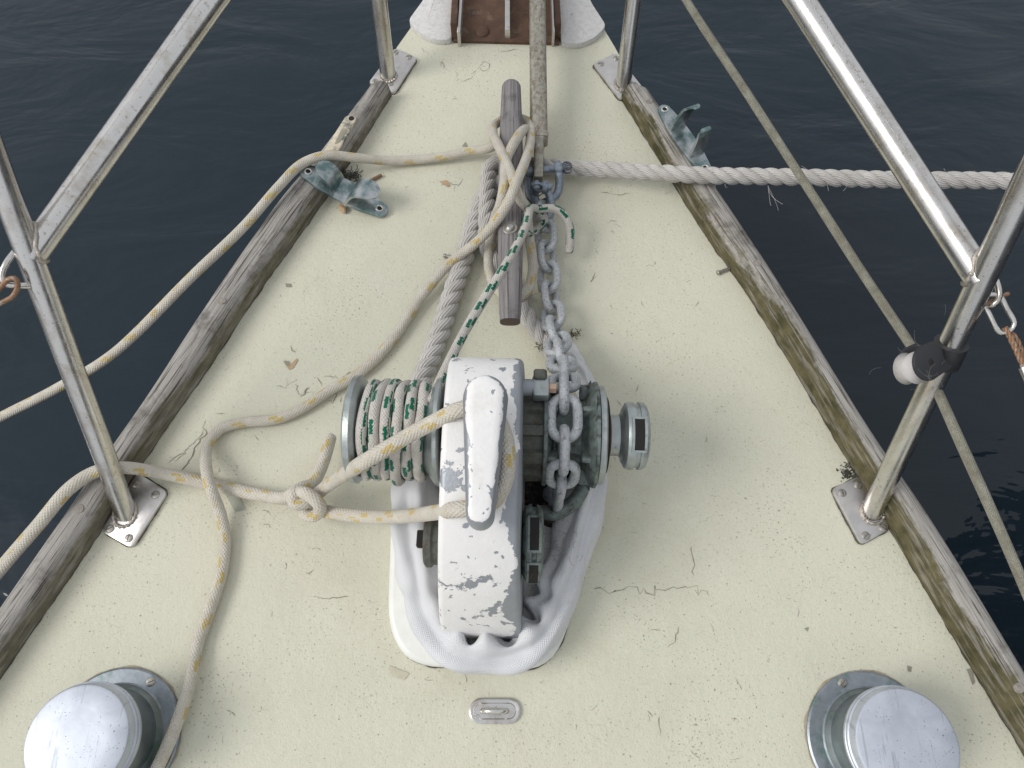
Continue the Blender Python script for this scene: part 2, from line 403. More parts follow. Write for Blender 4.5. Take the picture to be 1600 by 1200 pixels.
# braided lines with coloured flecks (uv: u round the rope, v metres along)
def braid(name, base, dirt, fleck, P, wfrac, rows, slant, band, rad, amt=1.0, scruff=.3):
    b = NB(name); uv = b.coord('UV'); o = b.coord(); u, v, _ = b.sep(uv)
    nz = b.math('MULTIPLY', b.math('SUBTRACT', b.noise(o, 500, 2), .5), .35)
    k = 12.0; lay = rad * 2 * math.pi / k * 1.25
    a1 = b.math('ADD', b.math('MULTIPLY', u, 2 * math.pi * k / 2), b.math('MULTIPLY', v, math.pi / lay))
    a2 = b.math('SUBTRACT', b.math('MULTIPLY', u, 2 * math.pi * k / 2), b.math('MULTIPLY', v, math.pi / lay))
    h = b.math('ABSOLUTE', b.math('MULTIPLY', b.math('SINE', a1), b.math('SINE', a2)))
    lon = b.math('FRACT', b.math('ADD', b.math('ADD', b.math('DIVIDE', v, P), b.math('MULTIPLY', b.math('FLOOR', b.math('MULTIPLY', u, rows)), .5)), b.math('MULTIPLY', nz, .25)))
    lat = b.math('FRACT', b.math('ADD', b.math('ADD', b.math('MULTIPLY', u, rows), b.math('MULTIPLY', v, slant)), nz))
    def win(x, a_, b_): return b.math('MULTIPLY', b.math('GREATER_THAN', x, a_), b.math('LESS_THAN', x, b_))
    m1 = b.math('MULTIPLY', win(lat, .10, .10 + band), win(lon, .05, .05 + wfrac)); m2 = b.math('MULTIPLY', win(lat, .16 + band, .16 + 2 * band), win(lon, .05 + wfrac * .55, .05 + wfrac * 1.55))
    m = b.math('MULTIPLY', b.math('MAXIMUM', m1, m2), amt)
    c = b.mix(b.ramp(b.noise(o, 70, 5, .65), .35, .72), base, dirt)
    c = b.mix(b.math('MULTIPLY', b.ramp(b.noise(o, 900, 2), .5, .62), scruff), c, tuple(x * .45 for x in base))
    b.col(b.mix(m, c, fleck)); b.bump(b.math('ADD', h, b.math('MULTIPLY', b.noise(o, 900, 2), .5)), .7, .0011)
    return b.set(Roughness=.9, Specular_IOR_Level=.15, Sheen_Weight=.15)
M['cream'] = braid('cream_braid_yellow_fleck', (.62, .585, .505), (.52, .475, .395), (.52, .39, .12), .047, .26, 2, 3, .19, .0075, .85)
M['green'] = braid('white_braid_green_fleck', (.62, .59, .54), (.49, .45, .40), (.006, .13, .075), .032, .46, 2, 2, .24, .006, 1.0, .5)
M['furl'] = braid('grey_green_braid', (.30, .295, .24), (.17, .165, .12), (.15, .11, .08), .05, .5, 2, 9, .2, .0042, .3, .6)
b = NB('white_laid_nylon'); uv = b.coord('UV'); o = b.coord(); u, v, _ = b.sep(uv)
yarn = b.math('ABSOLUTE', b.math('SINE', b.math('ADD', b.math('MULTIPLY', u, 2 * math.pi * 6), b.math('MULTIPLY', v, 260))))
c = b.mix(b.ramp(b.noise(o, 45, 5, .6), .35, .72), (.58, .56, .53), (.44, .415, .38)); b.col(c)
b.bump(b.math('ADD', yarn, b.math('MULTIPLY', b.noise(o, 600, 2), .4)), .8, .0013); M['nylon'] = b.set(Roughness=.75, Specular_IOR_Level=.25, Sheen_Weight=.2)
M['moss'] = plain('mossy_fibre', (.16, .15, .075), .95, 0, .4, 300)
# water
b = NB('harbour_water'); o = b.coord()
wv = b.noise(b.mapv(o, (1.7, 4.2, 1), (0, 0, R(-38))), 1.0, 4, .5, .6); w2 = b.noise(b.mapv(o, (7, 14, 1), (0, 0, R(-30))), 1.0, 3, .5, .4); w3 = b.noise(o, .8, 2)
b.col((.0080, .0175, .0265)); hgt = b.math('ADD', b.math('MULTIPLY', wv, .046), b.math('ADD', b.math('MULTIPLY', w2, .004), b.math('MULTIPLY', w3, .12)))
b.bump(hgt, .5, 1.0); M['water'] = b.set(Roughness=.03, IOR=1.40)

# ------------------------------------------------------------------ setting: water, deck, hull
WZ = -1.0
wo = mk('water', [(-60, -60, WZ), (60, -60, WZ), (60, 60, WZ), (-60, 60, WZ)], [(0, 1, 2, 3)], M['water']); wo['kind'] = 'structure'

LIN = [(612, 150), (510, 310), (410, 450), (320, 585), (230, 715), (155, 835), (0, 1062)]
LOUT = [(577, 138), (500, 238), (435, 315), (320, 480), (242, 600), (135, 755), (0, 950)]
RIN = [(970, 155), (1020, 235), (1100, 365), (1160, 450), (1252, 598), (1315, 705), (1400, 845), (1500, 1015), (1595, 1172)]
ROUT = [(1015, 145), (1050, 195), (1120, 295), (1200, 415), (1250, 495), (1313, 598), (1375, 695), (1450, 805), (1525, 925), (1600, 1050)]
RH = .034
def ext(P, y1):     # carry the curve straight on aft to world y1
    a, b_ = P[-2], P[-1]; d = (b_ - a); k = (y1 - b_.y) / d.y
    return P + [b_ + d * (k * .5), b_ + d * k]
li = ext(pts(*LIN), -.9); lo = ext([at(x, y, RH * .7) for x, y in LOUT], -.9)
ri = ext(pts(*RIN), -.9); ro = ext([at(x, y, RH * .7) for x, y in ROUT], -.9)
def yinterp(P, y):
    P = sorted(P, key=lambda p: p.y)
    for i in range(len(P) - 1):
        if P[i].y <= y <= P[i + 1].y:
            f = (y - P[i].y) / max(1e-6, P[i + 1].y - P[i].y); return P[i].x + (P[i + 1].x - P[i].x) * f
    return P[0].x if y < P[0].y else P[-1].x
# deck outline: outer rail line, then forward edges up to the stem
fl = pts((600, 128), (620, 74), (640, 46), (668, 0)); fr = pts((990, 130), (965, 81), (947, 51), (920, 0))
edgeL = [Vector((p.x, p.y, 0)) for p in lo if p.y < fl[0].y - .02] + fl + [Vector((-.05, 1.50, 0))]
edgeR = [Vector((p.x, p.y, 0)) for p in ro if p.y < fr[0].y - .02] + fr + [Vector((.03, 1.50, 0))]
ys = [-.9 + i * .02 for i in range(121)]
V = []; F = []; nx = 24
for y in ys:
    a, b_ = yinterp(edgeL, y), yinterp(edgeR, y)
    for k in range(nx + 1):
        V.append((a + (b_ - a) * k / nx, y, 0))
for j in range(len(ys) - 1):
    for k in range(nx):
        q = j * (nx + 1) + k; F.append((q, q + 1, q + nx + 2, q + nx + 1))
n0 = len(V)
deck = mk('deck', V, F, M['deck']); deck['kind'] = 'structure'
# hull topsides below the deck edge
V = []; F = []
loop = [(yinterp(edgeL, y) + .001, y) for y in ys] + [(yinterp(edgeR, y) - .001, y) for y in reversed(ys)]
for (x, y) in loop: V.append((x, y, -.003))
for (x, y) in loop: V.append((x * .90, y * .97 - .02, WZ - .3))
m = len(loop)
for i in range(m):
    j = (i + 1) % m; F.append((i, j, m + j, m + i))
hull = mk('hull', V, F, M['hull']); hull['kind'] = 'structure'

# unseen dark hull added on the right to cast the black reflection in the water
prf = [(2.15, -6), (2.15, 0.1), (2.25, .6), (2.55, 1.0), (3.0, 1.2), (3.45, 1.0), (3.8, .6), (3.9, .1), (3.9, -6)]
V = [(x, y, -1.2) for x, y in prf] + [(x, y, .95) for x, y in prf]; n_ = len(prf)
F = [(i, i + 1, n_ + i + 1, n_ + i) for i in range(n_ - 1)] + [tuple(range(n_, 2 * n_)), (n_ - 1, 0, n_, 2 * n_ - 1)]
nb = mk('added_reflection_hull', V, F, M['hull'], None, None, False); nb['label'] = 'unseen dark hull added to cast the black reflection in the water at lower right'; nb['category'] = 'boat'

# cracks, chips and dirt in the paint: thin recessed-looking slivers that belong to the deck
CV, CF = [], []
def ribbon(P, w0, z=.0006):
    b0 = len(CV); n = len(P)
    for i, p in enumerate(P):
        t = (P[min(i + 1, n - 1)] - P[max(i - 1, 0)]); t = Vector((t.x, t.y, 0)).normalized(); s_ = Vector((-t.y, t.x, 0))
        ww = w0 * (.25 + random.random() * .9) * (1 if 0 < i < n - 1 else .15)
        for e in (-1, 1): q = p + s_ * (e * ww / 2); CV.append(Vector((q.x, q.y, z)))
    for i in range(n - 1): CF.append((b0 + 2 * i, b0 + 2 * i + 2, b0 + 2 * i + 3, b0 + 2 * i + 1))
def jag(P, amp=.0012, step=.004):
    out = []
    for i in range(len(P) - 1):
        n = max(2, int((P[i + 1] - P[i]).length / step))
        for k in range(n):
            out.append(P[i].lerp(P[i + 1], k / n) + Vector((random.gauss(0, amp), random.gauss(0, amp), 0)))
    return out + [P[-1]]
def crack(*l, w=.0009, amp=.0012): ribbon(jag(pts(*l), amp), w)
crack((322, 656), (318, 668), (322, 678), (305, 700), (296, 722), (284, 735), w=.0017)
crack((318, 676), (290, 706), (272, 722)); crack((338, 648), (352, 646)); crack((296, 700), (262, 724))
crack((446, 590), (450, 600), (447, 607), (432, 603)); crack((450, 601), (460, 597), (463, 592)); crack((460, 600), (466, 612), (474, 618), w=.0014)
crack((474, 616), (480, 610), (494, 612)); crack((468, 622), (476, 610), (484, 606), w=.0020); crack((512, 624), (518, 630), (525, 620), (527, 610))
crack((530, 632), (534, 620)); crack((496, 590), (503, 604)); crack((505, 588), (528, 592)); crack((455, 540), (457, 548), (461, 552), w=.0014)
crack((535, 590), (545, 583), (548, 584)); crack((930, 918), (960, 922), (985, 918), (1010, 925), (1040, 922), (1075, 916), (1100, 926), (1110, 932), w=.0009, amp=.0026)
crack((1080, 855), (1085, 900)); crack((1062, 980), (1052, 1005), (1042, 1012)); crack((488, 932), (515, 936), (545, 932), w=.0010, amp=.0016)
crack((700, 285), (715, 290), (722, 282), (720, 275)); crack((688, 290), (700, 282)); crack((712, 300), (708, 288))
crack((748, 105), (757, 96), (765, 100), (764, 108), (755, 112), (748, 105), amp=.0003); crack((735, 118), (745, 110)); crack((780, 82), (808, 78))
crack((722, 128), (738, 122)); crack((690, 96), (694, 108)); crack((900, 128), (908, 133)); crack((658, 75), (668, 83)); crack((712, 110), (714, 122))
crack((945, 350), (955, 345), (965, 346)); crack((940, 300), (965, 305), (985, 303)); crack((1072, 440), (1080, 438)); crack((930, 425), (925, 440), (932, 430))
crack((1000, 470), (1006, 480)); crack((1085, 480), (1092, 470)); crack((960, 365), (952, 362)); crack((1030, 1122), (1032, 1150)); crack((1010, 1110), (1020, 1120))
def keep(p):
    return yinterp(edgeL, p.y) + .06 < p.x < yinterp(edgeR, p.y) - .06
for k in range(130):
    p = at(random.uniform(150, 1500), random.uniform(90, 1190)); 
    if not keep(p): continue
    a = random.gauss(math.pi / 2 * random.choice((0, 1)), .5); bend = random.gauss(0, 1.2); L = random.uniform(.004, .016); q = p.copy(); P = [q.copy()]
    for i in range(5):
        a += bend * .25 + random.gauss(0, .2); q = q + Vector((math.cos(a), math.sin(a), 0)) * (L / 5); P.append(q.copy())
    ribbon(P, random.uniform(.0003, .0008))
for k in range(520):      # grains of dirt
    p = at(random.uniform(100, 1560), random.uniform(80, 1195))
    if not keep(p): continue
    r = random.uniform(.0003, .0008); b0 = len(CV)
    for i in range(6): CV.append(Vector((p.x + r * random.uniform(.6, 1.2) * math.cos(i * 1.047), p.y + r * random.uniform(.6, 1.2) * math.sin(i * 1.047), .0007)))
    CF.append(tuple(range(b0, b0 + 6)))
mk('paint_cracks', CV, CF, M['crack'], deck, None, False, kind='stuff')
def chip(poly, mat, z=.0009): return mk('paint_chip', [Vector((p.x, p.y, z)) for p in pts(*poly)], [tuple(range(len(poly)))], mat, deck, None, False)
chip([(444, 564), (451, 566), (455, 569), (464, 560), (466, 563), (458, 576), (452, 578), (447, 571)], M['chip'])
chip([(443, 564), (452, 565), (453, 573), (447, 571)], M['chipdark'], .0012)
chip([(686, 284), (698, 282), (704, 290), (700, 293)], M['chip']); chip([(446, 443), (455, 444), (456, 449), (448, 449)], M['chipdark'])
chip([(722, 229), (727, 222), (732, 231)], M['chipdark']); chip([(352, 772), (375, 778), (384, 796), (368, 800)], plain('grey_deck_patch', (.40, .41, .34), .7))  # last one is a darker, greyer patch of deck colour
chip([(1510, 1046), (1518, 1044), (1523, 1066), (1519, 1071)], M['chipdark']); chip([(1417, 1040), (1424, 1042), (1423, 1050), (1418, 1049)], M['chipdark'])
chip([(1232, 556), (1238, 560), (1234, 565)], M['chipdark']); chip([(1256, 982), (1263, 980), (1262, 987)], M['chipdark'])
chip([(608, 1040), (640, 1052), (632, 1062), (612, 1055)], plain('peeled_primer', (.50, .47, .36), .8))

# ------------------------------------------------------------------ toe rails
def toe_rail(inner, outer, mat, label, plugs):
    root = thing('toe_rail', label, 'toe rail', (inner[3].x, inner[3].y, 0), 'wooden toe rails')
    I = spline(inner, .012); n = len(I); O_ = spline(outer, .012)
    O_ = [O_[min(len(O_) - 1, round(i * (len(O_) - 1) / (n - 1)))] for i in range(n)]
    prof = [(0.0, -.004), (0.0, .010), (.06, .024), (.18, .0325), (.36, RH + .001), (.6, RH + .001), (.82, .0325), (.94, .027), (1.0, .017), (1.0, -.012)]
    V = []; F = []; UV = []; q = len(prof); s = 0; S = []
    for i in range(n):
        if i: s += (I[i] - I[i - 1]).length
        S.append(s)
        wob = noise.noise(Vector((s * 9, 3.1, 0))) * .0012
        for (t, z) in prof:
            p = I[i].lerp(O_[i], t); V.append(Vector((p.x, p.y, z + (wob if z > .01 else 0))))
    for i in range(n - 1):
        for k in range(q - 1):
            F.append((i * q + k, i * q + k + 1, (i + 1) * q + k + 1, (i + 1) * q + k))
            A = (prof[k][0] * .038 + prof[k][1] * .3, S[i]); B_ = (prof[k + 1][0] * .038 + prof[k + 1][1] * .3, S[i])
            UV += [A, B_, (B_[0], S[i + 1]), (A[0], S[i + 1])]
    for e in (0, n - 1):
        f = [e * q + k for k in range(q)]; F.append(tuple(f)); UV += [(.02, S[e])] * q
    o = mk('rail_timber', V, F, mat, root, UV); o.data.set_sharp_from_angle(angle=R(60))
    # alloy rubbing strip on the outer face
    V = []; F = []
    for i in range(n):
        out = (O_[i] - I[i]); out.z = 0; out.normalize()
        p = Vector((O_[i].x, O_[i].y, 0))
        for (d, z) in ((.0005, .012), (.0030, .013), (.0030, -.03), (.0005, -.03)): V.append(p + out * d + Vector((0, 0, z)))
    for i in range(n - 1):
        for k in range(4): F.append((i * 4 + k, i * 4 + (k + 1) % 4, i * 4 + 4 + (k + 1) % 4, i * 4 + 4 + k))
    mk('rubbing_strip', V, F, M['plate'], root, None, False)
    for (x, y) in plugs:
        c = at(x, y, RH + .0012)
        lathe_o('wood_plug', [(0, 0), (0, .0052), (-.0012, .0058), (-.004, .0058)], 'Z', c + Vector((0, 0, .0008)), M['plugwood'], root, 14)
    return root
M['plugwood'] = plain('wood_plug', (.26, .235, .205), .85, 0, .3, 260)
railL = toe_rail(li, lo, M['rail_l'], 'weathered grey wooden toe rail along the left deck edge', [(347, 470), (124, 795)])
railR = toe_rail(ri, ro, M['rail_r'], 'green-stained wooden toe rail along the right deck edge', [(1014, 158), (1183, 411), (1592, 1075)])
# bare bedding patch and screw hole on the left rail, where its fairlead came off
pp = round_poly([at(x, y, RH + .0030) for x, y in ((541, 180), (558, 183), (527, 238), (504, 238))], .006)
bmk('bare_bedding_patch', prism(pp, .004, .0004), M['rawwood'], railL)
lathe_o('screw_hole', [(.0006, 0), (.0006, .0042), (-.001, .0045)], 'Z', at(549, 185, RH + .0032), M['dark'], railL, 12)
pp = round_poly([at(x, y, RH + .0036) for x, y in ((534, 200), (544, 202), (531, 222), (522, 226))], .004)
bmk('old_sealant', prism(pp, .002, .0003), M['chipdark'], railL)

# sealant and grime gathered along joints with the deck
M['caulk'] = plain('grimy_sealant', (.085, .08, .06), .9, 0, .4, 120)
M['ochre'] = plain('old_bedding_compound', (.36, .31, .22), .85, 0, .3, 90)
def joint_line(P, w0, mat, name, parent, z=.0011, closed=False, side=0.0):
    V = []; F = []; n = len(P)
    for i, p in enumerate(P):
        t = P[(i + 1) % n if closed else min(i + 1, n - 1)] - P[i - 1 if (closed or i) else 0]; t.z = 0; t.normalize(); s_ = Vector((-t.y, t.x, 0))
        k = w0 * max(.12, .55 + 1.3 * noise.noise(Vector((p.x * 60, p.y * 60, 7))) + random.gauss(0, .10))
        V += [Vector((p.x, p.y, z)) + s_ * (k * (.5 + side)), Vector((p.x, p.y, z)) - s_ * (k * (.5 - side))]
    for i in range(n if closed else n - 1): j = (i + 1) % n; F.append((2 * i, 2 * j, 2 * j + 1, 2 * i + 1))
    return mk(name, V, F, mat, parent, None, False)
joint_line(spline(li, .004), .0030, M['caulk'], 'seam', deck); joint_line(spline(ri, .004), .0032, M['caulk'], 'seam', deck)

# ------------------------------------------------------------------ screws
def screw_mesh():
    bm = bmesh.new(); r, h, sl_ = .0052, .0024, .0008
    for sg in (-1, 1):
        ring = []
        prof = [(1.0, 0), (1.0, .35), (.85, .75), (.5, .97), (0.0, 1.0)]
        N_ = 9; rows = []
        for (q, z) in prof:
            rows.append([bm.verts.new((math.cos(math.pi * k / (N_ - 1)) * r * q, sg * (sl_ / 2 + math.sin(math.pi * k / (N_ - 1)) * r * q * .93), z * h)) for k in range(N_)])
        for a, b_ in zip(rows, rows[1:]):
            for k in range(N_ - 1): bm.faces.new((a[k], a[k + 1], b_[k + 1], b_[k]))
        for a, b_ in zip(rows, rows[1:]): bm.faces.new((a[0], b_[0], b_[-1], a[-1]))
    bmesh.ops.create_circle(bm, cap_ends=True, segments=14, radius=r, matrix=Matrix.Translation((0, 0, h * .3)))
    bmesh.ops.remove_doubles(bm, verts=bm.verts, dist=1e-7); bmesh.ops.recalc_face_normals(bm, faces=bm.faces)
    me = bpy.data.meshes.new('screw'); bm.to_mesh(me); bm.free(); me.materials.append(M['screw']); return me
SCREW = screw_mesh()
def screw(p, parent, scale=1.0, name='screw', nrm=None):
    o = bpy.data.objects.new(name, SCREW); C.objects.link(o); o.parent = parent
    off = Vector((0, 0, 0)); q = parent
    while q is not None: off += q.location; q = q.parent
    o.location = Vector(p) - off; o.scale = (scale,) * 3; o.rotation_euler = (0, 0, random.uniform(0, 3.14)); return o

# ------------------------------------------------------------------ pulpit of stainless tube
PUL = thing('pulpit', 'stainless steel tube pulpit with four bolted feet around the bow', 'pulpit', at(790, 120))
TR = .0125
def leg_and_plate(base, up, top, corners, screws, right):
    zt = .006
    corn = round_poly([at(x, y, zt) for x, y in corners], .008)
    bm = prism(corn, .0055, .0012)
    pl = bmk('base_plate', bm, M['plate'], PUL)
    joint_line(spline([Vector((p.x, p.y, 0)) for p in corn], .0025, True), .0032, M['caulk'], 'sealant_edge', pl, closed=True)
    for (x, y) in screws: screw(at(x, y, zt) - Vector((0, 0, .0006)), pl)
    b0 = at(*base, zt)
    tube('leg', [b0 - Vector((0, 0, .004)), up, top], TR, M['ss'], PUL, 28, step=.02)
    # weld bead round the foot
    ax = (up - b0).normalized(); e1 = ax.cross(Vector((0, 1, 0))).normalized(); e2 = ax.cross(e1)
    ring = []
    for k in range(40):
        a = 2 * math.pi * k / 40; p = b0 + e1 * (math.cos(a) * (TR + .0012)) + e2 * (math.sin(a) * (TR + .0012))
        p = p - ax * ((p.z - zt - .0008) / ax.z); ring.append(p)
    tube('weld_bead', ring, lambda s, a: .0021 * (1 + .35 * math.sin(s * 1500)), M['weld'], PUL, 8, closed=True)
JL, JR = at(47, 401, .28), at(1533, 438, .30)
def beyond(a, b_, k): return a + (b_ - a) * k
bL, bR = at(195, 803), at(1363, 800); tL, tR = beyond(bL, JL, 2.2), beyond(bR, JR, 2.0)
leg_and_plate((195, 803), JL, tL, [(157, 830), (205, 857), (262, 768), (214, 738)], [(213, 757), (243, 773), (172, 826), (201, 841)], 0)
leg_and_plate((1363, 800), JR, tR, [(1299, 764), (1345, 742), (1392, 826), (1346, 852)], [(1316, 770), (1341, 758), (1353, 837), (1380, 825)], 1)
fL1, fR1 = at(592, 0, .12), at(991, 0, .12); fL0, fR0 = at(606, 119), at(974, 132)
fLt, fRt = beyond(fL0, fL1, 4.2), beyond(fR0, fR1, 4.2)
leg_and_plate((606, 119), fL1, fLt, [(575, 129), (615, 146), (652, 90), (617, 74)], [(586, 127), (610, 131), (639, 89), (618, 82)], 0)
leg_and_plate((974, 132), fR1, fRt, [(926, 99), (962, 82), (1006, 138), (969, 155)], [(939, 100), (963, 91), (969, 142), (992, 132)], 1)
tube('middle_rail', [JL, JL.lerp(at(332, 0, .36), .5), at(332, 0, .36), JL.lerp(at(332, 0, .36), 1.25), Vector((-.21, .96, .43)), beyond(fL0, fL1, 3.9)], .0138, M['ss'], PUL, 28, step=.02)
tube('middle_rail', [JR, JR.lerp(at(1249, 0, .36), .5), at(1249, 0, .36), JR.lerp(at(1249, 0, .36), 1.25), Vector((.21, .96, .43)), beyond(fR0, fR1, 3.9)], .0138, M['ss'], PUL, 28, step=.02)
tube('top_rail', [tL, tL.lerp(fLt, .5) + Vector((-.02, 0, .03)), fLt, Vector((-.02, fLt.y + .22, fLt.z + .02)), fRt, tR.lerp(fRt, .5) + Vector((.02, 0, .03)), tR], .0138, M['ss'], PUL, 24, step=.025)
def weld_at(J, tow, legdir):
    d = (tow - J).normalized(); l = legdir.normalized(); nrm = l.cross(d).normalized(); f = (d - l * d.dot(l)).normalized(); ring = []
    for k in range(40):
        a = 2 * math.pi * k / 40; x = math.sin(a) * .0142; yv = math.cos(a) * .0142 / max(.5, f.dot(d))
        off = math.sqrt(max(0, (TR + .001) ** 2 - min(TR, abs(x)) ** 2)); ring.append(J + f * off + nrm * x + l * (yv + off * d.dot(l) / max(.3, f.dot(d))))
    tube('weld_bead', ring, lambda s, a: .0020 * (1 + .35 * math.sin(s * 1300)), M['weld'], PUL, 8, closed=True)
weld_at(JL, at(332, 0, .36), JL - bL); weld_at(JR, at(1249, 0, .36), JR - bR)
# welded lifeline eyes on the aft legs
ptL = lambda x, y, z: at(x, y, z)
tube('lifeline_eye', pts((24, 393, .285), (10, 412, .285), (3, 432, .28), (10, 444, .275), (28, 446, .27), (48, 447, .262)), .0033, M['ss'], PUL, 12, step=.003, round_end=True)
tube('lifeline_eye', pts((1548, 428, .285), (1556, 440, .285), (1561, 462, .28), (1552, 476, .275), (1538, 475, .268), (1521, 478, .262)), .0033, M['ss'], PUL, 12, step=.003, round_end=True)

# lifeline ends hooked into the eyes
t = thing('lifeline', 'rusty wire lifeline with steel link hooked to the right pulpit leg', 'lifeline', at(1585, 520, .25), 'wire lifelines')
link = pts((1534, 471, .272), (1545, 490, .268), (1558, 515, .262), (1566, 521, .260), (1580, 515, .262), (1585, 505, .266), (1574, 484, .272), (1562, 463, .278), (1550, 460, .28), (1536, 463, .277))
tube('steel_link', link, .0026, M['ss'], t, 10, closed=True, step=.003)
tube('clevis_pin', pts((1527, 480, .272), (1545, 473, .274), (1575, 459, .276)), .0022, M['rustwire'], t, 10, round_end=True)
P1 = spline(pts((1570, 513, .262), (1580, 530, .26), (1592, 556, .258), (1610, 596, .255), (1680, 760, .25)), .002)
v, f, uv = three_strand(P1, .0055, .02); mk('wire_rope', v, f, M['rustwire'], t, uv)
P1 = spline(pts((1572, 512, .257), (1588, 530, .256), (1597, 552, .255), (1606, 585, .254)), .002)
v, f, uv = three_strand(P1, .0050, .02); mk('wire_thimble_turn', v, f, M['rustwire'], t, uv)
tube('swage_sleeve', pts((1600, 575, .257), (1622, 625, .2545)), .0052, M['ss'], t, 14)
t = thing('lifeline', 'rusty steel ring link hooked to the left pulpit leg', 'lifeline', at(5, 460, .26), 'wire lifelines')
tube('steel_link', pts((8, 470, .262), (20, 463, .266), (28, 446, .274), (24, 435, .28), (14, 436, .28), (2, 448, .276), (-14, 468, .266), (-6, 476, .262)), .0026, M['rustwire'], t, 10, closed=True, step=.003)
P1 = spline(pts((-4, 472, .262), (-20, 510, .26), (-90, 640, .25)), .002); v, f, uv = three_strand(P1, .0055, .02); mk('wire_rope', v, f, M['rustwire'], t, uv)

# ------------------------------------------------------------------ stem fitting at the bow
ST = thing('stem_fitting', 'brown bronze bow roller channel between two mottled white cheek plates', 'bow roller', at(790, 40))
zf = .006
bmk('channel_floor', prism([at(708, 63, zf), at(874, 67, zf), at(862, -120, zf), at(722, -120, zf)], .005, .0006), M['bronze'], ST)
for (xa, xb, top) in ((706, 716, .034), (789, 797, .022), (866, 875, .034)):
    a, b_, c_, d_ = at(xa, 63, .002), at(xb, 64, .002), at(xb - (xb - 790) * .12, -120, .002), at(xa - (xa - 790) * .12, -120, .002)
    bm = prism([v + Vector((0, 0, top)) for v in (a, b_, c_, d_)], top, .0012)
    bmk('channel_rib', bm, M['plate'] if xa == 789 else M['bronze'], ST)
bmk('steel_edge', prism([at(714, 50, .03), at(719, 50, .03), at(730, -120, .03), at(726, -120, .03)], .028, .0008), M['plate'], ST)
bmk('steel_edge', prism([at(863, 50, .03), at(867, 50, .03), at(861, -120, .03), at(857, -120, .03)], .028, .0008), M['plate'], ST)
zc = .011
bmk('cheek_plate', prism(round_poly([at(x, y, zc) for x, y in ((705, 62), (680, 62), (655, 50), (637, 32), (662, -2), (690, -60), (716, -120), (720, -60))], .012), .0105, .0015), M['bedwhite'], ST)
bmk('cheek_plate', prism(round_poly([at(x, y, zc) for x, y in ((877, 66), (908, 68), (930, 58), (948, 40), (925, 5), (900, -50), (866, -120), (866, -60))], .012), .0105, .0015), M['bedwhite'], ST)
lathe_o('bolt_head', [(.004, 0), (.004, .009), (.002, .012), (0, .013), (0, .0)], 'Z', at(753, 50, zf), M['bronze'], ST, 20)

# ------------------------------------------------------------------ anchor shank
AN = thing('anchor', 'worn galvanised anchor shank lying aft along the deck from the bow', 'anchor', at(840, 270, .03))
a, b_ = at(842, 226, .048), at(838, -150, .075)
d = (b_ - a); L = d.length; yx = d.normalized(); xx = yx.cross(Vector((0, 0, 1))).normalized(); zz = xx.cross(yx)
bmk('shank', box_bm(.026, L, .028, .0085, 3, basis((a + b_) / 2, xx, yx, zz)), M['shank'], AN)
e0, e1 = at(841, 283, .040), at(842, 222, .048); d = e1 - e0; yx = d.normalized(); xx = yx.cross(Vector((0, 0, 1))).normalized(); zz = xx.cross(yx)
bm = box_bm(.014, d.length, .024, .0025, 2, basis((e0 + e1) / 2, xx, yx, zz)); bmk('shank_tongue', bm, M['shank'], AN)
bm = box_bm(.027, .010, .030, .003, 2, basis(e1 + yx * .006, xx, yx, zz)); bmk('shank_collar', bm, M['shank'], AN)

# ------------------------------------------------------------------ shackles
def shackle(name_label, bow, pin, rb, rp, mous, eyes):
    s = thing('shackle', name_label, 'shackle', bow[len(bow) // 2])
    tube('bow', bow, rb, M['galvdark'], s, 14, step=.003, round_end=True)
    tube('pin', pin, rp, M['galvdark'], s, 14, round_end=True)
    for e in eyes:
        ax = (pin[-1] - pin[0]).normalized(); q = ax.to_track_quat('Z', 'Y').to_matrix().to_4x4()
        bm = bmesh.new(); bmesh.ops.create_cone(bm, segments=18, radius1=rb * 1.75, radius2=rb * 1.75, depth=rb * 1.7, cap_ends=True, matrix=Matrix.Translation(e) @ q)
        bmesh.ops.bevel(bm, geom=[x for x in bm.edges if x.is_boundary is False and x.calc_face_angle(0) > 1], offset=rb * .35, segments=2, affect='EDGES')
        bmk('eye', bm, M['galvdark'], s)
    tube('mousing_wire', mous, .0008, M['wire'], s, 6, step=.002)
    return s
def coil(c, r, n, h):
    P = []
    for i in range(n * 10): a = i * .628; P.append(c + Vector((math.cos(a) * r, math.sin(a) * r * .8 , h * math.sin(a * .37) + random.gauss(0, .0006))))
    return P
shackle('galvanised shackle through the end of the anchor shank, seized with wire',
        pts((827, 268, .030), (826, 290, .030), (829, 308, .028), (842, 318, .026), (868, 306, .028), (874, 290, .034), (873, 272, .045)),
        pts((822, 268, .036), (882, 262, .042)), .0062, .0058,
        coil(at(886, 262, .046), .0068, 5, .006), [at(827, 267, .036), at(873, 263, .044)])
shackle('small zinc shackle joining the chain to the larger one',
        pts((838, 290, .046), (836, 304, .036), (842, 330, .030), (851, 345, .028), (861, 332, .030), (860, 312, .036), (853, 292, .046)),
        pts((832, 290, .048), (860, 292, .048)), .0056, .0055,
        coil(at(840, 297, .050), .0072, 5, .006), [at(838, 292, .046), at(852, 293, .046)])

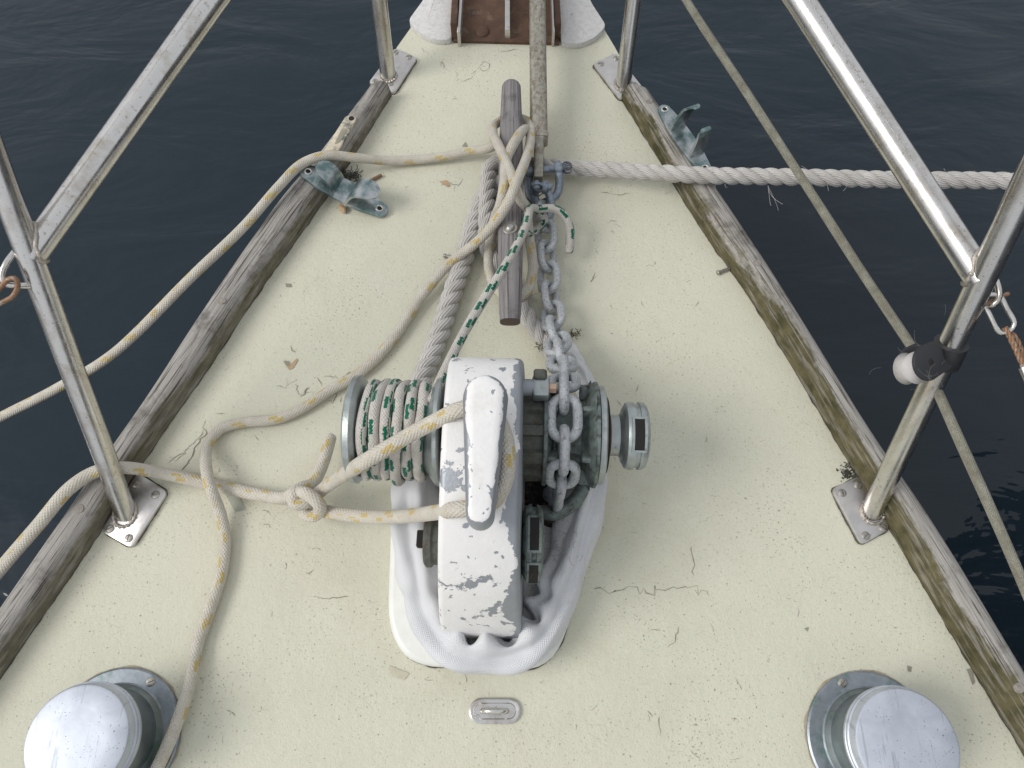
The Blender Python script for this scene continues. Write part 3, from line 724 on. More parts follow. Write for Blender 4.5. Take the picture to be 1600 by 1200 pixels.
# ------------------------------------------------------------------ wooden horn cleat
CL = thing('cleat', 'weathered grey wooden horn cleat on the centre of the foredeck', 'cleat', at(797, 330))
ca, cb = at(799, 128, .066), at(797, 503, .062)
P = spline([ca, ca.lerp(cb, .3) + Vector((0, 0, .004)), ca.lerp(cb, .7) + Vector((0, 0, .004)), cb], .006); n = len(P)
V = []; F = []; UV = []; seg = 24
for i, p in enumerate(P):
    t = i / (n - 1); e = abs(2 * t - 1); wx = .0175 - .0035 * e ** 2; wz = .0155 - .005 * e ** 2
    if t < .03: k = .55 + .45 * math.sqrt(t / .03); wx *= k; wz *= k
    if t > .985: wx *= .95; wz *= .95
    for k in range(seg):
        a = 2 * math.pi * k / seg; c_, s_ = math.cos(a), math.sin(a)
        V.append(p + Vector((math.copysign(abs(c_) ** .7, c_) * wx, 0, math.copysign(abs(s_) ** .8, s_) * wz)))
for i in range(n - 1):
    for k in range(seg):
        l = (k + 1) % seg; F.append((i * seg + k, i * seg + l, i * seg + seg + l, i * seg + seg + k))
        UV += [(k / seg * .1, i * .006), ((k + 1) / seg * .1, i * .006), ((k + 1) / seg * .1, i * .006 + .006), (k / seg * .1, i * .006 + .006)]
F.append(tuple(range(seg))); UV += [(.01 * k, 0) for k in range(seg)]
o = mk('horn_bar', V, F, M['cleatwood'], CL, UV); 
ends = [v + Vector((0, -.0002, 0)) for v in V[-seg:]]; mk('end_grain', ends, [tuple(range(seg))], M['endgrain'], CL, None, False)
for y in (275, 352):
    c_ = at(797, y, .0); bm = box_bm(.030, .045, .052, .005, 2, Matrix.Translation(c_ + Vector((0, 0, .0262)))); bmk('foot', bm, M['cleatwood'], CL)
lathe_o('bolt_head', [(.0045, 0), (.004, .004), (.002, .0062), (0, .0068)], 'Z', at(797, 356, .082), M['plate'], CL, 18)
lathe_o('washer', [(.0012, .004), (.0012, .0095), (0, .0105)], 'Z', at(797, 356, .0815), M['screw'], CL, 20)

# ------------------------------------------------------------------ windlass
W0 = Vector((-.030, .22, 0)); WROT = R(-1.5)
WL = thing('windlass', 'chipped white manual anchor windlass with rope drum and chain gypsy', 'windlass', W0); WL.rotation_euler = (0, 0, WROT)
Rw = Matrix.Rotation(WROT, 4, 'Z'); Wm = Matrix.Translation(W0) @ Rw
# plinth
po = [at(x, y, .020) for x, y in ((612, 760), (604, 980), (640, 1040), (862, 1046), (906, 930), (936, 790), (925, 655), (880, 610), (700, 610), (640, 660))]
bm = prism(round_poly(po, .035, 6), .0195, .007, bseg=3); bmesh.ops.transform(bm, matrix=Wm.inverted(), verts=bm.verts); bmk('plinth', bm, M['gel'], WL, local=True)
joint_line([Vector((p.x, p.y, 0)) for p in spline(round_poly([Vector((q.x * .995, q.y, 0)) + (Vector((q.x, q.y, 0)) - Vector((-.03, .2, 0))).normalized() * 0 for q in [at(x, y, .0) + (at(x, y, .02) - at(x, y, 0)) for x, y in ((612, 760), (604, 980), (640, 1040), (862, 1046), (906, 930), (936, 790))]], .035, 6), .004)], .0024, M['caulk'], 'plinth_seam', deck)
def wl(y, z): return (y - W0.y, z)
prof = [(.074, .022), (.077, .06), (.087, .10), (.106, .145), (.136, .185), (.176, .215), (.222, .232), (.268, .235), (.306, .229), (.333, .213), (.347, .188), (.352, .15), (.352, .022)]
PP = spline([Vector((0, y - W0.y, z)) for y, z in prof], .008)
bm = bmesh.new(); rowL = []; rowR = []
for p in PP:
    hw = .0385 + .008 * (1 - min(1, p.z / .22)); rowL.append(bm.verts.new((-hw, p.y, p.z))); rowR.append(bm.verts.new((hw, p.y, p.z)))
for i in range(len(PP) - 1): bm.faces.new((rowL[i], rowR[i], rowR[i + 1], rowL[i + 1]))
bm.faces.new((rowL[0], rowL[-1], rowR[-1], rowR[0])); bm.faces.new(rowL); bm.faces.new(list(reversed(rowR)))
bmesh.ops.recalc_face_normals(bm, faces=bm.faces)
eg = [bm.edges.get((rowL[i], rowL[i + 1])) for i in range(len(PP) - 1)] + [bm.edges.get((rowR[i], rowR[i + 1])) for i in range(len(PP) - 1)]
bmesh.ops.bevel(bm, geom=eg, offset=.006, segments=3, affect='EDGES', profile=.5)
bmk('gear_case', bm, M['case'], WL, local=True, sharp=50)
def wloc(p): return Wm.inverted() @ Vector(p)
# mooring horn on top of the case: stem + tapering cap
def horn_z(py): return .284 - (py - 615) / (800 - 615) * .030
out = []
for k in range(17):
    a = math.pi * k / 16; out.append((758 + 36 * math.cos(a), 618 - 36 * math.sin(a)))
out = [(x, y) for x, y in out]
for k in range(13):
    a = math.pi * k / 12; out.append((750 - 23 * math.cos(a), 800 + 24 * math.sin(a)))
O3 = [wloc(at(x, y, horn_z(y))) for x, y in out]
bm = bmesh.new(); cen = sum(O3, Vector()) / len(O3); rings = []
for (sc_, dz) in ((.45, .0036), (.70, .0032), (.86, .0012), (.95, -.0035), (1.0, -.010), (.985, -.015), (.90, -.0185), (.55, -.020)):
    axis0, axis1 = wloc(at(758, 618, horn_z(618))), wloc(at(750, 800, horn_z(800))); ring = []
    for p in O3:
        tt = max(0, min(1, (p - axis0).dot(axis1 - axis0) / (axis1 - axis0).length_squared)); c_ = axis0.lerp(axis1, tt)
        ring.append(bm.verts.new(c_ + (p - c_) * sc_ + Vector((0, 0, dz))))
    rings.append(ring)
m = len(O3)
for a, b_ in zip(rings, rings[1:]):
    for k in range(m): bm.faces.new((a[k], a[(k + 1) % m], b_[(k + 1) % m], b_[k]))
bm.faces.new(rings[0]); bm.faces.new(list(reversed(rings[-1]))); bmesh.ops.recalc_face_normals(bm, faces=bm.faces)
EDGE = [0, .15, .55, .9, 1, 1, 1, 1]; bm.verts.index_update()
vs_ = [v.co.copy() for v in bm.verts]; fs_ = [[v.index for v in f.verts] for f in bm.faces]; bm.free()
horn = mk('mooring_horn', vs_, fs_, M['horn'], WL, [(EDGE[i // m], 0) for f in fs_ for i in f], True, True)
st0 = [wloc(at(x, y, horn_z(y) - .016)) for x, y in ((746, 640), (764, 640), (760, 770), (744, 770))]
bmk('horn_stem', prism(round_poly(st0, .012, 5), .05), M['horn'], WL, local=True)
# shaft, drum, gypsy
AY, AZ = .282 - W0.y, .136
def lx(px, z=.14): return wloc(at(px, 680, z)).x
def LX(name, prof, mat, seg=44, lobes=None, y=AY, z=AZ, sharp=35): return lathe_o(name, prof, 'X', (0, y, z), mat, WL, seg, True, lobes, sharp)
xd0, xd1, xc = lx(556), lx(672), -.0445
LX('drum_flange', [(xd0 - .006, 0), (xd0 - .006, .052), (xd0 - .003, .059), (xd0 + .003, .060), (xd0 + .007, .056), (xd0 + .009, .045), (xd0 + .012, .042)], M['castgrey'])
LX('drum', [(xd0 + .010, .0), (xd0 + .010, .043), ((xd0 + xd1) / 2, .0385), (xd1 - .008, .043), (xd1 + .002, .052), (xd1 + .008, .060), (xd1 + .012, .061), (xd1 + .0135, .058), (xd1 + .0135, 0)], M['castgrey'])
LX('drum_shaft', [(xd1 + .012, 0), (xd1 + .012, .030), (xc + .01, .030)], M['dark'])
# gear / ratchet ring, dark with blocks
xg0, xg1 = .0400, lx(848)
def cog(t, r, a): return r * (1 + (.05 if math.sin(a * 11) > 0 else -.05)) if r > .03 else r
LX('ratchet_gear', [(xg0 - .004, 0), (xg0 - .004, .050), (xg1 + .001, .050), (xg1 + .001, 0)], M['darkgear'], 132, cog)
xr0, xr1 = lx(850), lx(922)
LX('gypsy_flange', [(xr0 - .003, 0), (xr0 - .003, .050), (xr0 - .0015, .0565), (xr0 + .002, .0575), (xr0 + .005, .050), (xr0 + .008, .030), (xr0 + .008, 0)], M['verdigris'], 60)
def pocket(t, r, a): return r * (1 + .16 * max(0, math.cos(a * 5)) ** 3)
LX('gypsy_core', [(xr0 + .004, .028), (xr0 + .010, .036), ((xr0 + xr1) / 2, .030), (xr1 - .012, .033), (xr1 - .006, .040), (xr1 - .003, .050), (xr1 + .002, .0565)], M['verdigris'], 80, pocket)
for k in range(6):
    a_ = R(20) + k * math.pi / 3
    for xf, sg in ((xr1 - .006, 1), (xr0 + .007, -1)):
        Mr = Matrix.Translation((xf, AY, AZ)) @ Matrix.Rotation(a_, 4, 'X') @ Matrix.Translation((0, .046, 0))
        bmk('pocket_ridge', box_bm(.013, .018, .007, .0028, 2, Mr), M['verdigris'], WL, local=True)
LX('gypsy_flange', [(xr1 - .006, .038), (xr1 - .001, .0545), (xr1 + .003, .0585), (xr1 + .006, .0585), (xr1 + .0065, .05), (xr1 + .0065, 0)], M['verdigris'], 60)
LX('clutch_ring', [(xr1 + .006, 0), (xr1 + .006, .052), (xr1 + .0075, .0545), (xr1 + .013, .0545), (xr1 + .0145, .0525), (xr1 + .0145, 0)], M['castgrey'], 60)
LX('clutch_washer', [(xr1 + .014, 0), (xr1 + .014, .042), (xr1 + .018, .042), (xr1 + .018, 0)], M['dark'], 40)
xs1 = lx(972)
LX('rust_ring', [(xr1 + .0175, .0), (xr1 + .0175, .0235), (xr1 + .0215, .0235), (xr1 + .0215, 0)], M['rust'], 30)
LX('clutch_shaft', [(xr1 + .020, 0), (xr1 + .020, .0228), (xs1 - .004, .0228), (xs1 + .003, .030)], M['castgrey'], 36)
def socket(name, x0, x1, y, z, r, mat, ang, slot_l=.030, slot_w=.0075):
    """lever socket: a solid wheel; slots are dark strips with hole shade in the colour"""
    xm = (x0 + x1) / 2
    prof = [(x0, 0), (x0, r * .80), (x0 + .003, r * .96), (x0 + .007, r), (xm - .0015, r), (xm - .001, r * .93), (xm + .0035, r * .93), (xm + .004, r), (x1 - .006, r), (x1 - .002, r * .94), (x1, r * .82), (x1, 0)]
    o = lathe_o(name, prof, 'X', (0, y, z), mat, WL, 56, True)
    def raised_slot(an, L_, W_):
        xs = xm + .001; k_ = 16; ha = L_ / r
        def ringpts(hw, da, rr):
            P_ = []
            for i in range(k_ + 1): P_.append((xs + hw, an - da + 2 * da * i / k_))
            for i in range(k_ + 1): P_.append((xs - hw, an + da - 2 * da * i / k_))
            return [Vector((x_, y + math.cos(q_) * rr, z + math.sin(q_) * rr)) for x_, q_ in P_]
        o1, o2, o3 = ringpts(W_, ha, r * .96), ringpts(W_ * .93, ha * .98, r + .0012), ringpts(W_ * .62, ha * .86, r + .0010)
        bm = bmesh.new(); R1, R2, R3 = [[bm.verts.new(v) for v in q_] for q_ in (o1, o2, o3)]; m_ = len(o1)
        for A_, B2 in ((R1, R2), (R2, R3)):
            for i in range(m_): j = (i + 1) % m_; bm.faces.new((A_[i], A_[j], B2[j], B2[i]))
        bmesh.ops.recalc_face_normals(bm, faces=bm.faces); bmk('slot_rim', bm, mat, o, local=True)
        s3 = ringpts(W_ * .62, ha * .86, r + .0005); bm = bmesh.new(); vv = [bm.verts.new(v) for v in s3]
        for i in range(k_): bm.faces.new((vv[i], vv[i + 1], vv[m_ - 2 - i], vv[m_ - 1 - i]))
        bmk('slot', bm, M['dark'], o, local=True)  # dark strip on the surface: shade of an open slot painted as colour
    for an in ang: raised_slot(an, slot_l / 2 * 1.15, slot_w)
    return o
socket('lever_socket', xs1, lx(1010), AY, AZ, .0375, M['castgrey'], (R(108), R(180 + 108)), .034, .0085)
# lower lever socket
Y2, Z2 = .163 - W0.y, .128
x20, x21 = .0405, .0405 + .023
socket('lever_socket', x20 + .002, x21, Y2, Z2, .040, M['verdigris'], (R(88), R(158)), .034, .0075)
lathe_o('lower_shaft', [(x20 - .004, 0), (x20 - .004, .018), (x20 + .004, .018)], 'X', (0, Y2, Z2), M['darkgear'], WL, 24, True)
lathe_o('shaft_end_cap', [(-.062, 0), (-.062, .026), (-.0595, .029), (-.054, .029), (-.052, .026), (-.044, .026)], 'X', (0, Y2 + .005, .105), M['darkgear'], WL, 36, True)
bmk('cap_bolt', box_bm(.010, .018, .010, .001, 1, Matrix.Translation((-.066, Y2 + .005, .108))), M['dark'], WL, local=True)
# pawl with brass bolt at the forward end
pw = wloc(at(845, 606, .195))
bmk('pawl', box_bm(.018, .026, .018, .004, 2, Matrix.Translation(pw)), M['castgrey'], WL, local=True)
lathe_o('pawl_boss', [(-.016, 0), (-.016, .009), (.0, .009), (.0, 0)], 'X', pw + Vector((-.006, 0, 0)), M['case'], WL, 20, True)
lathe_o('pawl_bolt', [(.008, 0), (.008, .0055), (.016, .0055), (.0165, .0045), (.0165, 0)], 'X', pw, M['brass'], WL, 6, True)
bmk('pawl_tooth', box_bm(.014, .012, .008, .002, 1, Matrix.Translation(pw + Vector((-.001, .011, .008)))), M['darkgear'], WL, local=True)
# chain stripper arm and hawse under the gypsy
sp_ = [wloc(at(x, y, z)) for x, y, z in ((848, 800, .070), (868, 802, .075), (890, 790, .078), (908, 768, .080), (914, 740, .085))]
tube('chain_stripper', sp_, .0085, M['verdigris'], WL, 12, local=True, step=.004, round_end=True)
hz = wloc(at(872, 770, .03)); lathe_o('chain_pipe', [(.0, 0.0), (.004, .030), (.018, .034), (.018, .040), (-.008, .042)], 'Z', hz, M['dark'], WL, 30, True)

# ------------------------------------------------------------------ canvas cover pushed down round the windlass
CP = pts((882, 545, .030), (900, 570, .034), (920, 606, .045), (926, 670, .052), (919, 750, .056), (898, 840, .054), (874, 915, .050), (846, 976, .046), (805, 1010, .044), (752, 1020, .044), (704, 1006, .044), (670, 955, .046), (652, 880, .050), (645, 800, .055), (648, 740, .060), (666, 680, .060), (690, 640, .06))
CPs = spline(CP, .0025); n = len(CPs); seg = 40
WID = [(0, .011), (.06, .013), (.12, .014), (.2, .016), (.3, .0215), (.45, .022), (.55, .022), (.65, .020), (.75, .023), (.85, .025), (.93, .022), (1, .016)]
def lerp_t(T_, x):
    for (a, va), (b_, vb) in zip(T_, T_[1:]):
        if a <= x <= b_: return va + (vb - va) * (x - a) / (b_ - a)
    return T_[-1][1]
V = []; F = []; UV = []
for i, p in enumerate(CPs):
    t_ = (CPs[min(i + 1, n - 1)] - CPs[max(i - 1, 0)]); t_.z = 0; t_.normalize(); inn = Vector((t_.y, -t_.x, 0))   # towards the case
    if inn.dot(Vector((-.03, .22, 0)) - p) < 0: inn = -inn
    s = i / (n - 1); wd = lerp_t(WID, s); H = p.z
    q = s * 1.0
    ruf = math.exp(-((s - .545) / .105) ** 2)
    for k in range(seg):
        a = 2 * math.pi * k / seg; ci, si = math.cos(a), math.sin(a)
        pos = Vector((p.x, p.y, 0)) + inn * (ci * wd) + Vector((0, 0, H * .5 + si * H * .5 + .012))
        fold = noise.noise(Vector((i * .0025 * 22, ci * 1.3, si * 1.3 + 5))) * .0085 - abs(noise.noise(Vector((i * .0025 * 26, ci * 1.8 + 3, si * 1.8)))) * .0065 * max(.25, si) + .002
        fold += .0055 * math.sin(ci * 5.5 + 1.2 * math.sin(i * .02) + .8) * max(0, si)      # lengthwise creases
        pos += (inn * ci + Vector((0, 0, si))) * fold
        # gathered edge: scallops where the drawstring bunches the cloth
        g = math.sin(i * .0025 / .0068 + 3.0 * noise.noise(Vector((i * .0025 * 14, 0, 3))))
        pos += (inn * (.017 * max(0, ci + .10)) + Vector((0, 0, .008 * max(0, si + .1) * max(0, ci + .5)))) * (ruf * g)
        V.append(pos)
for i in range(n - 1):
    for k in range(seg):
        l = (k + 1) % seg; F.append((i * seg + k, i * seg + l, i * seg + seg + l, i * seg + seg + k))
        ku = .16 / seg; UV += [(k * ku, i * .0025), ((k + 1) * ku, i * .0025), ((k + 1) * ku, i * .0025 + .0025), (k * ku, i * .0025 + .0025)]
cv = mk('canvas_cover', V, F, M['canvas'], None, UV); tag(cv, 'grey-white canvas cover bunched down around the base of the windlass', 'canvas cover')

# ------------------------------------------------------------------ chain
CH_ = thing('anchor_chain', 'galvanised anchor chain running from the shackle over the windlass gypsy', 'chain', at(860, 420))
PITCH, WR, HW, HL = .0335, .0054, .0138, .0225
def stad(r):
    P = []
    for k in range(9): a = -math.pi / 2 + math.pi * k / 8; P.append(Vector((HL - HW + math.cos(a) * HW, math.sin(a) * HW, 0)))
    for k in range(9): a = math.pi / 2 + math.pi * k / 8; P.append(Vector((-(HL - HW) + math.cos(a) * HW, math.sin(a) * HW, 0)))
    v, f, uv = sweep(P, r, 10, True); me = bpy.data.meshes.new('link'); me.from_pydata([tuple(x) for x in v], [], f)
    me.polygons.foreach_set('use_smooth', [True] * len(me.polygons)); me.materials.append(M['galv']); return me
LINK = stad(WR)
gx = wloc(at(882, 640, .19)).x; gc = Wm @ Vector((gx, AY, AZ))
RG = .052
arc = [Wm @ Vector((gx + .0, AY + math.cos(a) * RG, AZ + math.sin(a) * RG)) for a in (R(62), R(85), R(110), R(135), R(160), R(185))]
cp = spline(pts((851, 338, .026), (853, 365, .024), (855, 400, .022), (858, 440, .022), (862, 480, .026), (868, 520, .045), (875, 556, .085), (880, 586, .135)) + arc + [Wm @ Vector((gx - .006, AY - .055, .06)), Wm @ Vector((gx - .010, AY - .050, .03))], .001)
acc = 0; nxt = 0; k = 0
for i in range(1, len(cp)):
    acc += (cp[i] - cp[i - 1]).length
    if acc >= nxt:
        nxt += PITCH; p = cp[i]; q = cp[min(i + 10, len(cp) - 1)] - cp[max(i - 10, 0)]
        low = max(0, min(1, (.10 - p.z) / .07))
        x = q.normalized(); up = Vector((0, 0, 1)); 
        if p.z > .1: up = (p - Vector((p.x, gc.y, gc.z))).normalized() if p.y < gc.y + .06 else up
        up = (up - x * up.dot(x)).normalized(); y = up.cross(x)
        roll = R(0 if k % 2 else 90) + R(40) * low + random.gauss(0, .05)
        yy = y * math.cos(roll) + up * math.sin(roll); zz = x.cross(yy)
        o = bpy.data.objects.new('link', LINK); C.objects.link(o); o.parent = CH_
        o.matrix_local = Matrix.Translation(-CH_.location) @ basis(p, x, yy, zz); k += 1

# ------------------------------------------------------------------ ropes
def rope(name, P, r, mat, label, cat, parent=None, seg=14, step=.0016):
    S = spline(P, step); V, F, UV = sweep(S, lambda s, a: r * (1 + .03 * math.sin(s * 31) * math.sin(a * 2 + s * 9)), seg, False, True, True)
    o = mk(name, V, F, mat, parent, UV)
    if label: tag(o, label, cat)
    return o
rc = .0070
# line 1: from off the left side, over the rail, figure-eights on the cleat, away down the deck
P = pts((-60, 686, -.20), (0, 652, -.15), (90, 606, -.09), (180, 550, -.04), (300, 432, .015), (380, 355, .040), (435, 292, .050), (472, 256, .049), (510, 243, .046), (560, 247, .030), (620, 251, .0125), (690, 245, .0115), (735, 236, .018), (762, 232, .028),
        (775, 226, .032), (800, 212, .034), (822, 203, .052), (818, 203, .070), (803, 224, .092), (791, 250, .0945), (788, 285, .094), (782, 318, .082), (772, 345, .048), (765, 380, .030), (764, 420, .025), (776, 452, .028), (800, 466, .030), (822, 456, .030), (832, 425, .032), (828, 375, .040), (822, 335, .065),
        (808, 300, .094), (797, 268, .099), (782, 234, .095), (770, 208, .074), (774, 194, .052), (798, 184, .042), (824, 190, .050), (829, 215, .066), (822, 248, .086), (808, 282, .106), (795, 314, .107), (775, 345, .086), (745, 378, .050), (702, 412, .024), (660, 462, .013), (612, 532, .0095), (565, 580, .0095), (512, 612, .0095), (468, 640, .0095), (430, 655, .0095), (380, 660, .0095), (345, 670, .0095), (325, 695, .012), (322, 730, .024), (330, 765, .030), (345, 805, .016), (352, 845, .0095), (345, 900, .0095), (325, 960, .0095), (308, 1010, .0095), (296, 1070, .014), (280, 1120, .018), (262, 1165, .018), (240, 1215, .012), (220, 1280, .0095))
rope('mooring_line', P, rc, M['cream'], 'cream braided line with yellow flecks wrapped figure-eight around the wooden cleat', 'rope')
# line 2: bowline round the windlass horn
P = pts((-80, 990, -.06), (0, 890, -.005), (60, 820, .035), (110, 762, .047), (150, 737, .045), (195, 731, .042), (240, 737, .022), (300, 750, .0095), (360, 764, .0095), (415, 775, .020), (446, 778, .034),
        (462, 770, .050), (480, 772, .062), (497, 786, .060), (500, 798, .046), (488, 806, .036), (476, 800, .030), (482, 790, .028), (505, 798, .036), (535, 804, .048), (590, 808, .090), (640, 806, .14), (680, 801, .185), (712, 796, .220), (745, 793, .226), (772, 782, .232), (788, 755, .238), (793, 720, .243), (788, 680, .247), (772, 648, .250), (745, 635, .250), (715, 641, .246), (690, 653, .232), (650, 674, .215), (605, 700, .207), (570, 721, .190), (545, 737, .140), (522, 752, .080), (505, 764, .052),
        (489, 777, .049), (475, 786, .053), (462, 787, .054), (459, 772, .056), (472, 762, .048), (488, 756, .038), (500, 735, .030), (509, 710, .026), (516, 684, .020))
rope('mooring_line', P, rc * 1.12, M['cream'], 'cream braided line tied with a bowline around the white windlass horn', 'rope')
# green flecked line: turns on the drum, then forward to a hitch on the chain
rg = .0060; turns = 5.5; x0, x1 = xd0 + .0135, xd1 - .004; P = []
for i in range(int(turns * 20) + 1):
    a = R(200) - 2 * math.pi * i / 20.0; tt = i / (turns * 20); rr = .0505 + .0012 * math.sin(i * 1.7) + (.0045 if 58 < i < 66 else 0)
    P.append(Wm @ Vector((x0 + (x1 - x0) * tt + .0012 * math.sin(i * .9), AY + math.cos(a) * rr, AZ + math.sin(a) * rr)))
# finish at the top of the drum and lead off forward
while P and not (P[-1].z > AZ + .030 and P[-1].y > W0.y + AY - .005): P.pop()
P += pts((672, 628, .182), (690, 590, .165), (725, 520, .135), (760, 462, .118), (790, 415, .112), (812, 375, .100), (824, 345, .088), (828, 326, .080), (842, 330, .060), (850, 345, .040), (838, 358, .034), (826, 364, .050), (816, 350, .070), (826, 330, .068), (846, 326, .066), (868, 327, .062), (884, 340, .052), (891, 362, .040), (889, 392, .030))
rope('drum_line', P, rg, M['green'], 'white braided line with green flecks coiled on the windlass drum', 'rope', seg=12, step=.0014)
# furling line through the block on the right leg
P = pts((1045, -50, .20), (1072, 0, .20), (1170, 150, .19), (1260, 290, .18), (1350, 430, .17), (1420, 535, .182), (1441, 568, .186), (1462, 606, .188), (1500, 690, .185), (1550, 800, .175), (1600, 915, .165), (1660, 1060, .15))
rope('furling_line', P, .0052, M['furl'], 'thin grey-green furling line running through the black block', 'rope', step=.0018)
# laid white mooring rope
def laid(P, d, label, name='mooring_rope', pitch=.063):
    S = spline(P, .003); v, f, uv = three_strand(S, d, pitch); o = mk(name, v, f, M['nylon'], None, uv); tag(o, label, 'rope'); return o
laid1 = laid(pts((1740, 292, .10), (1575, 283, .075), (1400, 281, .062), (1250, 277, .055), (1100, 274, .051), (1060, 272, .050), (960, 266, .030), (880, 262, .0165), (820, 256, .0145), (785, 250, .0145), (768, 260, .016), (762, 300, .030), (760, 345, .032), (762, 385, .022), (780, 428, .0145), (808, 470, .0145), (838, 515, .0145), (868, 560, .0145), (884, 590, .0145)), .0232,
     'thick white three-strand rope leading off over the right rail from the cleat')
laid2 = laid(pts((790, 285, .0145), (762, 300, .0145), (742, 345, .0145), (726, 400, .0145), (708, 455, .0145), (690, 510, .0145), (672, 560, .016), (655, 605, .034), (648, 650, .045)), .027, 'thick white three-strand rope passing under the windlass drum from the cleat')
# frayed fibres on the right hand rope
FV = []; FF = []
def fibre(p, d, L, r=.00022, curl=1.0):
    P = [p]; v = d.normalized(); ax = Vector((random.gauss(0, 1), random.gauss(0, 1), random.gauss(0, 1))).normalized()
    for i in range(7): v = Matrix.Rotation(curl * random.uniform(.1, .5), 3, ax) @ v; P.append(P[-1] + v * (L / 7))
    vv, ff, _ = sweep(P, r, 3, False, False, False); o = len(FV); FV.extend(vv); FF.extend([tuple(x + o for x in q) for q in ff])
for k in range(46):
    x = random.uniform(1060, 1560); p = at(x, 278 + random.uniform(-10, 10), .066)
    fibre(p, Vector((random.gauss(0, .6), random.choice((-1, 1)) * random.uniform(.5, 1), random.uniform(-.3, .4))), random.uniform(.006, .022))
for k in range(3): fibre(at(1200, 290, .056), Vector((-.1 + k * .2, -1, -.2)), .04, .00025, .6)
mk('loose_fibres', FV, FF, M['nylon'], laid1, None, True, kind='stuff')
# mossy whipping near the lower end
for (x, y) in ((848, 542), (896, 522)):
    FV = []; FF = []
    for k in range(45): fibre(at(x + random.uniform(-9, 9), y + random.uniform(-4, 4) - (0 if x < 860 else 0), random.uniform(.004, .026)), Vector((random.gauss(0, 1), random.gauss(0, 1), random.random() * .6)), .006, .0005, 1.2)
    mk('mossy_tuft', FV, FF, M['moss'], laid1, None, True, kind='stuff')
# dry weed and web caught between case and gypsy
FV = []; FF = []
for k in range(170):
    x = random.choice((random.uniform(822, 832), random.uniform(824, 905))); y = random.uniform(650, 940) if x < 833 else random.uniform(770, 880)
    fibre(at(x, y, random.uniform(.07, .16) if x < 833 else random.uniform(.05, .10)), Vector((random.gauss(0, 1), random.gauss(0, 1), random.gauss(0, 1))), random.uniform(.006, .016), .00016, 1.6)
mk('dry_weed', FV, FF, M['web'], WL, None, True, kind='stuff')
for v in WL.children:
    if v.name.startswith('dry_weed'): v.matrix_local = Rw.inverted()

# ------------------------------------------------------------------ block on the right leg
BK = thing('turning_block', 'black plastic turning block with white sheave clamped on the right pulpit leg', 'block', at(1450, 570, .14))
def onleg(t): return bR + (JR - bR) * t
axl = (JR - bR).normalized(); lc = onleg(.50)
bestt = min((abs((lambda q: (q.y))(onleg(t_ / 100)) - at(1462, 552, onleg(t_ / 100).z).y), t_ / 100) for t_ in range(20, 90))[1]; lc = onleg(bestt)
tube('clamp_band', [lc - axl * .013, lc + axl * .013], .0165, M['black'], BK, 28)
v1 = (at(1415, 575, lc.z + .01) - lc); v1 = (v1 - axl * v1.dot(axl)).normalized(); nn = axl.cross(v1).normalized()
vc = Vector((0, 0, CH)) + Vector((0, 0, 0)) - lc; nn = nn if nn.z > 0 else -nn
# cheeks: teardrop plates whose faces look to the camera side
fx = (at(1425, 580, lc.z + .02) - at(1470, 560, lc.z + .02)); fx.z = 0; fx.normalize()
fn = Vector((.28, -.35, .9)).normalized(); fx = (fx - fn * fx.dot(fn)).normalized(); fy = fn.cross(fx)
bc = at(1447, 567, lc.z + .022)
def teardrop(R0, L_, o_, th, name, mat):
    out_ = [o_ + fx * (math.cos(a) * R0) + fy * (math.sin(a) * R0) for a in [math.radians(q) for q in range(-95, 96, 12)]]
    out_ += [o_ - fx * L_ + fy * (R0 * .80), o_ - fx * (L_ * .75) + fy * (R0 * .2), o_ - fx * (L_ * .8) - fy * (R0 * .5), o_ - fx * (L_ * .5) - fy * (R0 * .98)]
    bm = prism(out_, th, .0015, direction=-fn); return bmk(name, bm, mat, BK)
teardrop(.0180, .026, bc + fn * .004, .005, 'cheek', M['black']); teardrop(.0180, .026, bc - fn * .014, .005, 'cheek', M['black'])
q = fn.to_track_quat('Z', 'Y').to_matrix().to_4x4()
V, F = lathe([(-.0065, 0), (-.0065, .016), (0, .0125), (.0065, .016), (.0065, 0)], 'Z', (0, 0, 0), 32); so_ = bc + fx * .0135 - fn * .006
mk('sheave', [Matrix.Translation(so_) @ q @ v for v in V], F, M['sheave'], BK)
V, F = lathe([(0, 0.0), (.0008, .0025), (0, .003)], 'Z', (0, 0, 0), 14); mk('axle_hole', [Matrix.Translation(bc + fn * .0042 - fx * .002) @ q @ v for v in V], F, M['dark'], BK)
FV = []; FF = []
for k in range(16): fibre(bc + Vector((random.gauss(0, .02), random.gauss(0, .02), random.gauss(0, .01))), Vector((random.gauss(0, 1), random.gauss(0, 1), random.gauss(0, .5))), random.uniform(.01, .03), .00006, .8)
M['cobweb'] = plain('cobweb', (.35, .35, .33), .9); mk('cobweb', FV, FF, M['cobweb'], BK, None, True, kind='stuff')

